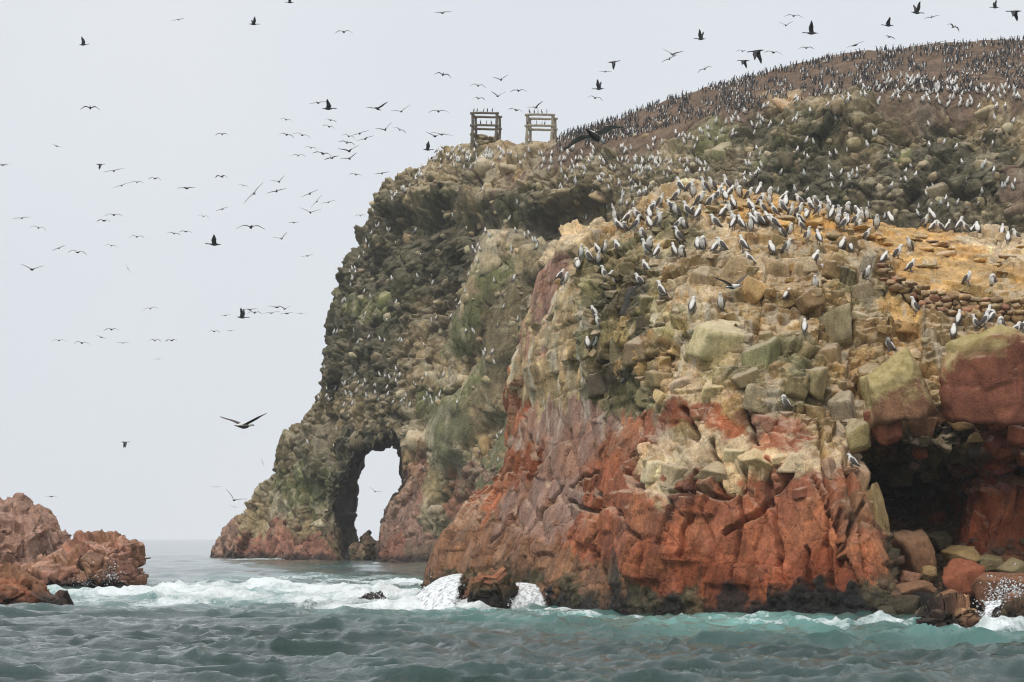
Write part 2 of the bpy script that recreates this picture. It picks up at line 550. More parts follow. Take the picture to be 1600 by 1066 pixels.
def seed_arrays(txt, depth):
    """'px,py,CLASS' list -> (x, z), colours, style weights (fracture, rubble, smooth)"""
    xz, cv, st = [], [], []
    for s in txt.split():
        a, b_, c = s.split(',')
        Y = depth(float(a), float(b_))
        q = P(float(a), float(b_), Y)
        xz.append((q[0], q[2])); cv.append(PAL[c[0]])
        f = {'S': (.8, .10, .45), 'R': (1, .12, .1), 'D': (1, .2, 0), 'P': (.55, .05, .9), 'T': (.5, 1, 0), 'C': (.6, .8, .1), 'O': (.1, .45, .8),
             'L': (.4, 1, 0), 'G': (.8, .4, .1), 'K': (.6, 1, 0), 'M': (.4, .9, 0), 'B': (.9, .35, .1),
             'k': (.4, 1, 0), 'l': (.4, 1, 0), 't': (.5, .9, 0), 'c': (.7, .5, .2), 'g': (.5, .4, .5), 'e': (.3, .1, 1),
             'b': (.1, .35, .9), 'r': (1, .15, .2), 'p': (1, .2, .3), 'o': (.5, .4, .3)}[c[0]]
        st.append(f)
    return np.array(xz), np.array(cv), np.array(st)

def seg_dist(x, z, poly):
    d = np.full(len(x), 1e9, np.float32)
    for (ax, az), (bx, bz) in zip(poly[:-1], poly[1:]):
        ex, ez = bx - ax, bz - az
        t = np.clip(((x - ax) * ex + (z - az) * ez) / (ex * ex + ez * ez + 1e-9), 0, 1)
        d = np.minimum(d, np.hypot(x - ax - t * ex, z - az - t * ez))
    return d

def finish_body(key, V, Q, Vb, Qb, col, mat, name, **props):
    """one mesh: the displaced front plus the coarse far side"""
    Vall = np.concatenate([V, Vb]) if len(Vb) else V
    Qall = np.concatenate([Q, Qb + len(V)]) if len(Vb) else Q
    me = mesh_from(name, Vall, Qall)
    colall = np.concatenate([col, np.tile(col.mean(0), (len(Vb), 1))]) if len(Vb) else col
    set_attr(me, 'Col', colall, 'COLOR')
    o = obj(name, me, mat, **props)
    BODIES[key] = (V, Q, col)
    log('%s: %d faces' % (name, len(Qall)))
    return o

displaced_normals = vert_normals

# ------------------------------------------------------------------ the near islet (red below, guano-pale blocks above, a cave at its right)
NEAR_PTS = [  # column, row, distance
 (900,365,86),(960,350,84.5),(1010,328,83),(1060,300,82.5),(1110,290,82.5),(1200,305,82.5),(1300,330,83),(1400,350,83.5),(1500,362,84),(1600,368,84.5),(1760,372,85),
 (890,400,84.5),(960,395,81),(1060,350,79.5),(1110,345,79),(1200,350,78.5),(1300,370,79),(1400,385,80),(1500,395,80.5),(1600,400,81),(1760,410,81),
 (850,450,86),(900,450,82),(960,450,79),(1040,430,76.8),(1110,430,76),(1250,430,75.5),(1330,440,76),(1400,440,76.6),(1500,455,76.6),(1600,465,76.6),(1760,470,76.6),
 (1390,480,75),(1480,500,74.8),(1600,512,74.6),(1760,512,74.6),
 (825,540,86.5),(860,540,83.5),(920,545,79.5),(1000,545,75.8),(1110,490,75),(1110,530,73.6),(1180,560,73),(1260,560,72.6),(1340,540,74),(1420,540,73.8),(1520,540,73),(1600,540,72.6),(1760,540,72.6),
 (806,610,88),(850,610,84.5),(920,640,80),(1000,640,75.8),(1060,610,73.6),(1110,620,72.8),(1200,640,71.5),(1290,640,71.8),(1340,640,72.4),(1440,640,72.2),(1600,640,71.6),(1760,640,71.6),
 (812,700,87.5),(850,700,83.8),(920,720,79),(990,700,74.8),(1010,730,73.2),(1080,690,72.5),(1150,700,71.3),(1240,705,70.6),(1250,725,69.6),(1330,720,70.2),(1440,740,71.5),(1600,740,71.5),(1760,740,71.5),
 (770,775,90),(800,770,87),(850,780,83),(930,790,77.5),(1000,780,72.8),(1080,770,71.6),(1160,780,70.5),(1250,780,69),(1330,790,68.8),(1450,800,71.5),(1600,800,71.5),(1760,800,71),
 (700,850,91.5),(760,850,88),(830,860,82),(900,860,78),(1000,860,72.3),(1100,860,70.6),(1180,860,69.6),(1260,860,68.3),(1340,860,67.6),(1450,870,71),(1600,870,71),(1760,870,71),
 (675,905,92.5),(740,910,87.5),(840,940,79),(920,950,75),(1000,955,72.2),(1100,960,70.5),(1200,965,69),(1280,965,67.8),(1350,968,66.8),(1450,960,69.5),(1600,950,69.5),(1760,950,69),
 (660,1010,94),(840,1040,79),(1100,1070,69.5),(1350,1080,66),(1760,1080,68)]
NEAR_SIL = [(655,960,93),(664,905,93),(672,868,92.5),(690,830,92),(713,808,91),(722,785,91),(758,766,90.5),(796,735,89),(806,690,89),(803,640,89),(798,600,89.5),
 (812,545,89),(836,468,88.5),(848,420,88),(868,382,87.5),(885,362,87),(935,352,86),(985,335,84.5),(1030,312,84),(1065,293,83.5),(1110,284,83.5),(1200,300,83.5),(1300,323,84),
 (1350,340,84.5),(1400,346,84.5),(1500,357,85),(1600,362,85.5),(1900,372,86),(1900,1150,86),(640,1080,93)]
near_xz = [((p[0]-800)*p[2]/FPX, CAM_H+(HZ-p[1])*p[2]/FPX, p[2]) for p in NEAR_PTS]
_np = np.array([(a, b, c) for a, b, c in NEAR_PTS], float)
def near_depth(px, py):
    d2 = (_np[:, 0] - px) ** 2 + (_np[:, 1] - py) ** 2 + 200.0
    w = d2 ** -1.5
    return float((w * _np[:, 2]).sum() / w.sum())

def build_near():
    h = 0.213
    org = np.array([-6.5, 63.0, -1.6])
    nx, ny, nz = int((24.5 + 6.5) / h), int((100 - 63.0) / h), int((16.2 + 1.6) / h)
    x = org[0] + h * np.arange(nx); y = org[1] + h * np.arange(ny); z = org[2] + h * np.arange(nz)
    X2, Z2 = np.meshgrid(x, z, indexing='ij')
    pts = near_xz
    D = rbf(pts, X2, Z2, 2e-4)
    sil = [(q[0], q[2]) for q in (P(*p) for p in NEAR_SIL)]
    s = poly_sd(X2, Z2, sil)
    R = 1.3
    t = np.clip(1 - s / R, 0, 1)
    Dt = D + 1.6 * (1 - np.sqrt(1 - t * t + 1e-9))
    gx, gz = np.gradient(Dt, h, h)
    k = 1 / np.sqrt(1 + np.minimum(gx * gx + gz * gz, 25))
    F = (y[None, :, None] - Dt[:, None, :]) * k[:, None, :]
    F = np.minimum(F, np.clip(s, -2, 2)[:, None, :] * 1.0)
    F = np.minimum(F, 98.5 - y[None, :, None])
    # the cave: a low opening between the red face and the right-hand wall, roof of lodged boulders
    cy = 70.5
    cave = [(q[0], q[2]) for q in (P(*p) for p in [(1372,1010,cy),(1376,800,cy),(1362,720,cy),(1352,690,cy),(1362,668,cy),(1410,672,cy),(1450,694,cy),(1500,690,cy),(1560,704,cy),(1640,700,cy),(1720,720,cy),(1720,1010,cy)])]
    sc_ = poly_sd(X2, Z2, cave)
    shrink = np.clip((y[None, :, None] - 70.0) * 0.10, 0, 2)
    xr = P(1525, 800, 73.0)[0]
    deep = np.where(X2 < xr, 80.5, 73.0) + 0.0 * X2
    deep = np.where(Z2 > P(1525, 745, 73)[2], 77.5, deep)
    C = np.minimum(sc_[:, None, :] - shrink, deep[:, None, :] - y[None, :, None])
    floor = -0.4 + (y - 66.0) * 0.25
    C = np.minimum(C, z[None, None, :] - floor[None, :, None])
    ci = np.nonzero(np.abs(C) < 1.5)
    C[ci] += 0.9 * fbm(np.stack([x[ci[0]], y[ci[1]], z[ci[2]]], 1).astype(np.float32), 0.55, 3, 37)
    F = np.minimum(F, -C)
    # alcove above the beach so the right of the cave mouth recedes
    # large broken relief
    near = np.abs(F) < 1.3
    I, J, K = np.nonzero(near)
    pp = np.stack([x[I], y[J], z[K]], 1).astype(np.float32)
    soil = smooth(10.0, 11.0, pp[:, 2]) * smooth(5.2, 6.2, pp[:, 0])
    F[I, J, K] += (0.26 * fbm(pp, 0.33, 2, 31)) * (1 - 0.6 * soil)
    V, Q = surface_nets(F, org, h)
    fn = face_normals(V, Q); cen = V[Q].mean(1)
    view = cen - np.array([0, 0, CAM_H]); view /= np.linalg.norm(view, axis=1, keepdims=True)
    fac = (fn * view).sum(1)
    px = 800 + cen[:, 0] / cen[:, 1] * FPX
    front = seen_faces(V, Q) & (px < 1680) & (cen[:, 2] > -0.9)
    Vb, Qb = compact(V, Q[~front])
    Vf, Qf = compact(V, Q[front])
    log('near nets %d front of %d' % (front.sum(), len(Q)))
    V2, N2, Q2 = subsurf(Vf, Qf, 2)
    p = V2.copy()
    w = p + 0.07 * vn3(p, 2.2, 41)
    w2 = np.stack([p[:, 0] + 0.55 * vnoise(p, 0.55, 51) + 0.36 * vnoise(p, 1.9, 52) + 0.2 * vnoise(p, 5, 55), p[:, 2] + 0.65 * vnoise(p, 0.55, 53) + 0.42 * vnoise(p, 1.9, 54) + 0.25 * vnoise(p, 5, 56)], 1)
    seeds = """1080,312,C 1140,322,O 1180,330,O 1230,335,O 1130,352,C 1200,355,T 1300,345,T 1260,350,O 1000,350,T 1050,362,L 950,372,T 890,378,C 915,372,C 1400,362,O 1450,370,O 1500,375,O 1580,380,C 1550,370,C 1420,400,O 1520,420,O 1590,440,O 1350,380,T 1460,440,O 1330,362,O
    860,420,P 845,470,P 870,400,P 900,410,S 940,420,L 980,410,L 920,450,L 880,480,S 850,510,S 880,460,S 960,470,K 1000,400,G 1030,430,T 1080,440,T 1080,400,T 1150,430,T 1150,400,C 1200,440,C 1250,430,T 1300,440,T 1330,420,T 1350,470,L 1420,460,T 1500,470,T 1580,490,T 1440,520,T 1400,500,O 1350,510,T 1200,400,T 1270,400,T
    815,540,P 830,580,S 870,540,S 860,600,S 840,625,S 920,520,L 960,540,G 1000,520,K 985,480,K 975,450,K 990,600,K 970,510,K 1000,630,L 1005,480,G 1010,580,T 1060,530,G 1110,520,C 1110,560,G 1180,560,L 1250,560,L 1220,500,T 1290,520,T 1330,560,T 1260,600,L 1040,600,C 950,590,K 980,630,L 930,610,L 900,600,S 1100,600,C 1150,620,T 1200,610,T 1300,600,T 1000,560,T 1080,480,T 1160,490,T 880,625,S
    808,620,R 806,650,R 830,670,P 880,655,P 930,670,P 830,720,D 1000,670,R 1060,660,R 1110,640,R 1130,660,R 1080,692,T 1150,682,C 1200,670,R 1170,650,B 1270,640,T 1250,670,R 1190,715,C 1240,708,C 1020,725,C 1060,738,C 1120,735,C 1000,705,R 960,720,R 1300,690,T 1320,715,C 1345,750,T 1300,660,T 1340,620,T 1330,680,C 1360,700,T
    760,780,R 720,820,B 690,880,B 760,850,B 800,800,P 850,800,P 900,780,P 880,720,P 850,740,P 780,800,B 950,780,R 930,840,R 860,880,B 830,925,K 900,935,K 870,940,M 960,935,B 1000,940,K 930,920,B 1000,800,R 1050,800,R 1040,870,D 1100,800,R 1100,880,D 1150,780,R 1180,850,R 1160,920,D 1240,800,R 1230,880,D 1250,945,M 1300,820,R 1310,900,D 1350,800,B 1375,770,T 1350,860,R 1340,940,K 1310,955,M 1200,760,R 1260,770,R 1060,770,R 1110,765,R 1160,750,R 1220,750,R 1100,940,D 1050,945,K 740,910,K 700,920,K 1040,910,D 1330,760,R
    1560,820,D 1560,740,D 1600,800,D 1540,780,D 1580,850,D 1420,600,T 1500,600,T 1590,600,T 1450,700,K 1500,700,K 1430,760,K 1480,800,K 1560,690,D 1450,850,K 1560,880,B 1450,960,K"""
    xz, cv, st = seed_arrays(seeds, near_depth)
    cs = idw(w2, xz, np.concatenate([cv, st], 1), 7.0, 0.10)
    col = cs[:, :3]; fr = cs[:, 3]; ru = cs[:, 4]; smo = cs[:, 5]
    zone = smooth(6.0, 8.0, p[:, 2] + 0.22 * (p[:, 0] - 4) + 0.5 * vnoise(p, 0.6, 58))
    lw = p + 0.30 * vn3(p, 0.30, 44) + 0.025 * vn3(p, 2.4, 47)
    A1 = axes(24, 2, -5); A2 = axes(-14, -10, 5); A3 = axes(40, 14, 12)
    r1, j1, h0 = joints(lw, A1, (1.3, 2.4, 3.8), 601, 0.35, 0.055)            # great uprights of the red foot
    a1, b1, h1 = joints(lw, A1 if False else axes(30, 3, -7), (0.62, 0.9, 1.7), 602, 0.3, 0.045)
    a2, b2, h2 = joints(w, A3, (0.26, 0.28, 0.38), 603, 0.8, 0.03)
    q1, k1, h3 = joints(lw, A2, (1.35, 1.4, 0.95), 604, 0.4, 0.08)          # squarer blocks of the crown
    q2, k2, h4 = joints(w, axes(12, -6, -8), (0.50, 0.5, 0.36), 605, 0.6, 0.05)
    s2, g2 = stones(w, (0.42, 0.42, 0.34), 64, 4, 0.25, 0.6, 0.8)
    lf_ = smooth(3.5, 0.5, p[:, 0]) * smooth(9, 6, p[:, 2])
    red = (1 - zone)
    rough = smooth(-0.25, 0.35, fbm(p, 0.35, 3, 59))        # some faces broken small, others split clean
    d = red * fr * (0.34 * r1 - 0.10 * j1) * (1 - 0.5 * smo)
    d += fr * ((0.09 + 0.10 * rough) * a1 - (0.025 + 0.03 * rough) * b1 + 0.028 * a2 - 0.012 * b2) * (1 - 0.55 * smo) * (0.6 + 0.4 * red)
    d += zone * (0.58 * q1 - 0.16 * k1) * (1 - 0.8 * smo) + np.maximum(zone, 0.4) * ru * ((0.05 + 0.15 * rough) * q2 - 0.07 * k2)
    d += ru * (0.06 + 0.24 * rough) * s2
    d += (0.03 * fbm(p, 1.6, 4, 71) + 0.014 * fbm(p, 9, 2, 72))
    # smooth, water-worn flutes on the pale left buttress
    fl = np.abs(np.sin((p[:, 0] * 1.0 + 0.35 * p[:, 2] + 0.7 * vnoise(p, 0.4, 75)) * 3.1))
    d += smo * (cs[:, 2] > 0.1) * 0.16 * (fl ** 0.6 - 0.6) * smooth(9.5, 7, p[:, 2])
    # long open joints seen in the photograph
    cracks = [[(945,655),(940,700),(935,760),(948,800),(925,860)],[(1008,690),(985,740),(1000,765)],[(1088,740),(1080,800),(1060,870)],[(1165,735),(1150,830),(1142,900)],
      [(1276,640),(1282,700),(1290,780),(1283,850),(1300,940)],[(1322,700),(1330,800),(1318,870)],[(822,640),(832,720),(815,790),(770,850)],[(892,670),(880,760),(845,800),(828,880)],
      [(1232,735),(1180,800),(1130,830)],[(970,790),(1010,860),(1000,930)],[(1352,720),(1345,800),(1352,900)],[(890,785),(935,800),(948,780)],[(940,735),(890,760)],
      [(1040,770),(1085,765),(1150,775)],[(1195,735),(1200,800),(1215,880)],[(860,720),(850,790),(800,870)],[(1050,790),(1030,850)],[(1110,690),(1130,770)],[(745,780),(740,850)],
      [(1250,850),(1262,930)],[(1310,800),(1300,880)],[(930,860),(960,930)],[(1000,620),(1010,690)],[(1065,640),(1090,690)],[(1165,640),(1180,700)]]
    for q, cr in enumerate(cracks):
        line = [(P(a, b, near_depth(a, b))[0], P(a, b, near_depth(a, b))[2]) for a, b in cr]
        dd = seg_dist(p[:, 0] + 0.12 * vnoise(p, 2.0, 80 + q), p[:, 2] + 0.12 * vnoise(p, 2.0, 180 + q), line)
        wd = 0.07 + 0.02 * (q % 3)
        d -= (0.40 + 0.15 * (q % 2)) * smooth(wd, 0.4 * wd, dd)
    # mussel crust by the water
    low = smooth(1.5, 0.3, p[:, 2] + 0.7 * vnoise(p, 0.8, 90))
    d += low * 0.08 * np.abs(vnoise(p, 9, 91))
    kr = red * fr * (1 - 0.6 * smo); kz = zone * (1 - 0.8 * smo)
    pf, n_a = split_faces(p, N2, np.where(zone > 0.5, h3, h0), 0.85 * np.maximum(kr, kz), 0.55)
    pf, n_b = split_faces(pf, N2, np.where(zone > 0.5, h4, h1), 0.55 * np.maximum(kr, kz * 0.8), 0.22)
    nd = N2 + (n_a - N2) * np.maximum(kr, kz)[:, None]
    nd /= np.linalg.norm(nd, axis=1, keepdims=True)
    V3 = pf + nd * d[:, None]
    n3 = displaced_normals(V3, Q2)
    pale0 = smooth(0.13, 0.30, col.mean(1))     # the dark mossy conglomerate takes little of the dust and droppings
    # mineral colour: block by block shade, joints' iron stain, guano wash on what faces up, mussels at the tide line
    tone = (0.78 + 0.44 * _r(h1, 3)) * (0.88 + 0.24 * _r(h0, 3)); tone2 = 0.86 + 0.30 * _r(h2, 3)
    col = col * (fr * tone * tone2 + (1 - fr))[:, None]
    gt = (0.72 + 0.5 * _r(h4, 3)) * (0.8 + 0.36 * _r(h3, 3)) * np.where(s2 > 0.03, 0.9 + 0.4 * _r(g2, 6), 0.9)
    zr = np.maximum(zone, ru)
    col = col * (zr * gt + 1 - zr)[:, None]
    hue = (_r(h1, 5) - 0.5) * 0.16
    col = col * np.stack([1 + hue, np.ones_like(hue), 1 - hue], 1)
    # ochre soil caught between the blocks of the crown, rust and dark lichen stains on the red foot
    so = smooth(0.0, 0.35, fbm(p, 0.9, 4, 191)) * smooth(6.5, 8.5, p[:, 2]) * smooth(1.5, 3.5, p[:, 0])
    col = col + (np.array([0.56, 0.34, 0.13]) - col) * (0.5 * so * pale0)[:, None]
    ru2 = smooth(-0.05, 0.3, fbm(p, 0.7, 4, 192)) * (1 - zone)
    col = col + (col * np.array([1.10, 1.20, 1.12]) - col) * (ru2 * smooth(1.8, 2.4, col[:, 0] / col[:, 1]))[:, None]
    li = smooth(0.27, 0.38, fbm(p * np.array([1, 1, 0.6], np.float32), 0.8, 5, 193)) * (1 - zone) * smooth(6.0, 3.0, p[:, 2])
    col = col + (np.array([0.055, 0.045, 0.038]) - col) * (0.55 * li)[:, None]
    run = smooth(0.10, 0.40, fbm(np.stack([p[:, 0] * 3.6, p[:, 1] * 1.2, p[:, 2] * 0.35], 1), 1.0, 4, 194)) * smooth(4.6, 6.6, p[:, 2] + 0.8 * vnoise(p, 0.5, 195)) * (1 - smooth(0.5, 0.8, n3[:, 2]))
    col = col + (np.array([0.74, 0.67, 0.53]) - col) * (0.62 * run * pale0)[:, None]
    gu = smooth(0.35, 0.85, n3[:, 2] + 0.35 * fbm(p, 1.2, 3, 95)) * smooth(6.0, 8.5, p[:, 2] + 1.6 * vnoise(p, 0.5, 96)) * (1 - 0.7 * smooth(0.3, 0.8, smo))
    col = col + (np.array([0.70, 0.585, 0.42]) - col) * (0.52 * gu * (0.25 + 0.75 * pale0))[:, None]
    # pale salt rims on the lower ledges
    rim = smooth(0.45, 0.9, n3[:, 2] + 0.3 * vnoise(p, 1.3, 97)) * smooth(2.2, 3.6, p[:, 2]) * (1 - smooth(6, 8.5, p[:, 2]))
    col = col + (np.array([0.66, 0.52, 0.38]) - col) * (0.55 * rim)[:, None]
    # green algae wash under the ledges of the crown, streaks
    al = smooth(0.15, 0.5, fbm(np.stack([p[:, 0] * 2.4, p[:, 1] * 1.5, p[:, 2] * 0.55], 1), 0.7, 3, 98)) * smooth(5.5, 7.0, p[:, 2]) * (1 - smooth(11.0, 12.0, p[:, 2])) * smooth(0.6, 0.2, n3[:, 2])
    col = col + (np.array([0.26, 0.235, 0.085]) - col) * (0.22 * al)[:, None]
    mu = smooth(0.42, 0.12, p[:, 2] + 1.3 * fbm(p, 0.9, 4, 99))
    col = col + (np.array([0.028, 0.026, 0.024]) - col) * (0.9 * mu)[:, None]
    col = col * 0.93
    log('near tris %d' % (2 * (len(Q2) + len(Qb))))
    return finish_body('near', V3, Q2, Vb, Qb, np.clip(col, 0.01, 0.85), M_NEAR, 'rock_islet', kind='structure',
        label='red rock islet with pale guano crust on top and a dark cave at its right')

# ------------------------------------------------------------------ the far cliff with the sea arch
FAR_PTS = [
 (600,288,246),(640,268,240),(672,236,236),(740,224,232),(800,224,228),(870,214,224),(960,185,219),(1050,152,214),(1200,110,209),(1400,74,205),(1600,60,202),(1800,55,200),
 (605,310,244),(680,262,232),(760,250,228),(870,238,219),(1000,236,203),(1100,206,199),(1200,176,193),(1300,150,190),(1400,134,188),(1500,138,185),(1600,142,182),(1800,150,180),
 (592,350,244),(640,340,234),(700,330,226.5),(850,300,213),(1000,290,199.5),(1200,230,189),(1400,190,184),(1600,190,179),(1800,190,177),
 (562,400,247),(620,400,236),(700,400,226),(780,380,219),(850,380,213),(1000,380,199),(1200,330,187),(1400,300,180),(1600,300,174.5),(1800,300,172),
 (545,440,249),(516,510,252),(580,500,240),(660,500,229),(740,470,221),(820,480,213),(1000,520,198),(1300,520,182),(1600,520,172),
 (508,560,250),(505,610,248),(560,610,238),(620,600,230),(700,600,223),(780,600,215),
 (470,660,255),(520,665,245),(600,660,231),(640,680,226),(700,680,221),(780,680,214),(1000,700,198),(1600,700,170),
 (432,740,262),(470,740,253),(520,740,242),(640,760,225),(700,770,220),(770,760,214),
 (402,795,268),(450,790,257),(500,800,247),(530,800,240),(640,820,223),(700,830,218),
 (335,862,280),(380,840,270),(430,835,260),(500,840,246),(545,860,237),(600,870,226),(660,878,220),(720,880,216),(1000,880,196),(1600,880,168),
 (320,900,282),(600,920,224),(1000,920,195),(1600,920,167)]
FAR_SIL = [(318,900,284),(330,865,282),(338,838,279),(366,812,274),(400,797,271),(402,775,270),(418,748,266),(432,705,263),(452,665,260),(478,638,257),(500,612,252),(504,575,252),(510,540,253),(520,490,254),
 (536,440,252),(552,395,250),(575,350,247.5),(592,322,247),(600,288,247),(640,266,243),(664,258,239),(672,234,238),(705,228,236),(740,223,234),(790,224,231),(830,222,228),(870,213,226),(960,184,221),(1050,151,216),
 (1120,132,213),(1200,110,211),(1300,88,208.5),(1400,74,207),(1500,68,205.5),(1600,59,204),(1800,52,202),(1800,960,202),(318,960,284)]
_fp = np.array(FAR_PTS, float)
def far_depth(px, py):
    d2 = (_fp[:, 0] - px) ** 2 + (_fp[:, 1] - py) ** 2 + 300.0
    w = d2 ** -1.5
    return float((w * _fp[:, 2]).sum() / w.sum())

def build_far():
    h = 0.565
    org = np.array([-39.0, 160.0, -2.2])
    nx, ny, nz = int(88 / h), int(134 / h), int(49.5 / h)
    x = org[0] + h * np.arange(nx); y = org[1] + h * np.arange(ny); z = org[2] + h * np.arange(nz)
    X2, Z2 = np.meshgrid(x, z, indexing='ij')
    pts = [(q[0], q[2], q[1]) for q in (P(*p) for p in FAR_PTS)]
    D = rbf(pts, X2, Z2, 1e-4)
    sil = [(q[0], q[2]) for q in (P(*p) for p in FAR_SIL)]
    s = poly_sd(X2, Z2, sil)
    R = 2.0
    t = np.clip(1 - s / R, 0, 1)
    Dt = D + 3.0 * (1 - np.sqrt(1 - t * t + 1e-9))
    gx, gz = np.gradient(Dt, h, h)
    k = 1 / np.sqrt(1 + np.minimum(gx * gx + gz * gz, 25))
    F = (y[None, :, None] - Dt[:, None, :]) * k[:, None, :]
    F = np.minimum(F, np.clip(s, -4, 4)[:, None, :])
    back = D + 26 + 0.0 * X2
    # the headland is thin at the arch: its far side follows the front about 14 m behind
    bk = np.where(X2 < -7, np.minimum(back, D + 15), back)
    F = np.minimum(F, bk[:, None, :] - y[None, :, None])
    # arch: left wall slants back to the right, so its dark inner side shows
    zz = Z2[None] if False else z
    def edge(tab):
        tab = sorted((CAM_H + (HZ - py) * 232 / FPX, px) for px, py in tab)
        return np.interp(z, [a for a, _ in tab], [b for _, b in tab])
    lf = edge([(546,690),(540,720),(530,760),(512,800),(520,840),(545,880),(548,900)])
    lb = edge([(574,690),(571,715),(566,730),(565,780),(560,830),(562,880),(562,900)])
    rt = edge([(634,690),(624,705),(632,735),(638,752),(618,772),(602,800),(597,840),(594,885),(592,900)])
    ty = np.clip((y - 244.0) / 9.0, 0, 1)
    left = (lf[None, :] * (1 - ty[:, None]) + lb[None, :] * ty[:, None] - 800) * y[:, None] / FPX      # (y,z)
    right = (rt[None, :] + 8 * ty[:, None] - 800) * y[:, None] / FPX
    ztop_l = CAM_H + (HZ - 690) * 232 / FPX
    Xb = x[:, None, None]
    C = np.minimum(Xb - left[None], right[None] - Xb)
    top = ztop_l + 0.55 * np.clip((x + 14.0) / 3.0, -1, 1)[:, None, None]
    C = np.minimum(C, top - z[None, None, :])
    C = np.minimum(C, (275 - y)[None, :, None])
    F = np.minimum(F, -C)
    near = np.abs(F) < 3.0
    I, J, K = np.nonzero(near)
    pp = np.stack([x[I], y[J], z[K]], 1).astype(np.float32)
    # the bird slope and the crest stay smooth
    pxs = 800 + pp[:, 0] / pp[:, 1] * FPX; edge_z = np.interp(pp[:, 0], [-15, -8, 5, 13, 22, 31, 40], [39.0, 40.0, 36.2, 38.0, 39.5, 39.7, 38.6])
    slope = smooth(edge_z - 1.0, edge_z + 0.8, pp[:, 2])
    inarch = smooth(6.0, 1.0, np.abs(pp[:, 0] + 13.4)) * smooth(14, 11, pp[:, 2])
    d = 1.5 * fbm(pp, 0.16, 3, 33) * (1 - 0.85 * slope) * (1 - 0.8 * inarch)
    F[I, J, K] += d
    V, Q = surface_nets(F, org, h)
    fn = face_normals(V, Q); cen = V[Q].mean(1)
    view = cen - np.array([0, 0, CAM_H]); view /= np.linalg.norm(view, axis=1, keepdims=True)
    fac = (fn * view).sum(1)
    px = 800 + cen[:, 0] / cen[:, 1] * FPX; py = HZ - (cen[:, 2] - CAM_H) / cen[:, 1] * FPX
    pass
    hid = (py > np.interp(px, [640, 780, 860, 930, 1040, 1110, 1600], [960, 840, 560, 440, 380, 360, 420]))
    depth_ok = cen[:, 1] < np.interp(px, [300, 640, 1600], [292, 250, 212])
    front = seen_faces(V, Q) & (px < 1640) & (cen[:, 2] > -1.0) & ~hid & depth_ok
    Vb, Qb = compact(V, Q[~front])
    Vf, Qf = compact(V, Q[front])
    log('far nets %d front of %d' % (front.sum(), len(Q)))
    V2, N2, Q2 = subsurf(Vf, Qf, 2)
    p = V2.copy()
    w = p + 0.22 * np.stack([vnoise(p, 0.9, 41), vnoise(p, 0.9, 42), vnoise(p, 0.9, 43)], 1)
    w2 = np.stack([p[:, 0] + 1.8 * vnoise(p, 0.2, 51) + 1.1 * vnoise(p, 0.7, 52) + 0.7 * vnoise(p, 1.9, 55), p[:, 2] + 1.8 * vnoise(p, 0.2, 53) + 1.1 * vnoise(p, 0.7, 54) + 0.7 * vnoise(p, 1.9, 56)], 1)
    seeds = """700,235,t 680,245,t 740,245,l 790,245,o 765,265,c 800,262,o 840,250,t 870,262,b 900,240,b 640,290,t 620,310,l 680,300,t 720,290,l 760,300,t 900,280,t 960,230,b 1000,215,b 940,250,l 850,290,l 810,280,b
    1050,175,b 1120,155,b 1200,130,b 1300,105,b 1400,95,b 1500,90,b 1590,85,b 1450,115,b 1550,120,b 1590,140,b 1350,118,b 1500,150,b 1250,140,b 1150,180,b 1060,210,b 1000,250,l 1560,170,b 1420,160,b
    610,350,k 660,350,k 700,360,k 760,340,k 820,340,k 680,320,k 730,320,l 850,330,l 880,350,l 930,300,l 980,290,t 1040,240,t 1080,270,l 1020,300,l 600,400,k 640,420,k 700,420,k 660,390,k 590,440,k 570,470,g 560,420,k 620,460,k 680,460,k 720,400,k
    1130,220,g 1120,260,l 1180,210,k 1180,250,k 1240,200,l 1240,260,k 1300,160,t 1340,150,l 1290,210,k 1340,220,l 1400,170,l 1400,230,k 1460,200,k 1500,230,l 1540,180,t 1570,220,k 1450,270,k 1520,290,k 1350,270,l 1590,280,b 1560,320,l 1590,200,t 1300,290,k 1220,290,k 1150,290,l 1560,160,t 1230,160,o 1360,170,l 1490,170,b
    770,400,c 765,440,g 750,490,g 790,400,t 740,450,t 800,440,g 830,420,t 840,380,l 820,470,l 850,450,l 790,500,l 740,520,g 700,500,l 660,500,l 610,500,k 560,500,k 530,510,k 540,550,k 580,550,k 620,540,l 660,560,t 700,560,t 740,560,t 770,540,l 800,540,l 640,600,l 600,590,k 560,600,k 530,600,k 680,600,t 720,620,g 710,590,c 760,590,g 780,620,t 800,580,l
    500,640,l 540,640,t 580,640,l 620,640,l 640,625,t 660,640,g 470,680,l 500,690,l 530,690,k 560,670,k 600,670,l 640,690,c 660,700,c 690,660,e 700,690,e 720,700,e 740,670,e 750,640,l 770,670,t 790,660,e 800,690,e 780,720,e 770,750,e 745,700,c 755,690,o
    450,720,l 480,740,g 450,760,g 500,740,k 520,720,k 430,760,l 470,780,g 500,790,c 440,790,c 410,800,t 400,820,t 380,820,t 360,835,p 350,855,p 390,850,r 420,850,r 450,850,r 480,840,r 500,860,r 520,850,l 540,855,k 530,800,k 545,770,k 555,720,k 420,820,c 470,815,t
    640,740,r 640,780,r 630,810,p 650,840,p 620,850,r 660,870,b 690,780,l 680,800,c 700,750,l 720,740,r 670,760,t 720,780,r 740,720,r 760,730,p 700,840,p 630,720,o 610,870,r 690,820,k 610,820,p"""
    xz, cv, st = seed_arrays(seeds, far_depth)
    cs = idw(w2, xz, np.concatenate([cv, st], 1), 6.0, 0.3)
    col = cs[:, :3]; fr = cs[:, 3]; ru = cs[:, 4]; smo = cs[:, 5]
    lw = p + 0.9 * vn3(p, 0.16, 45) + 0.16 * vn3(p, 0.9, 47)
    r1, j1, h0 = facets(lw, (4.4, 4.4, 5.0), 701, 1.2, 0.10)
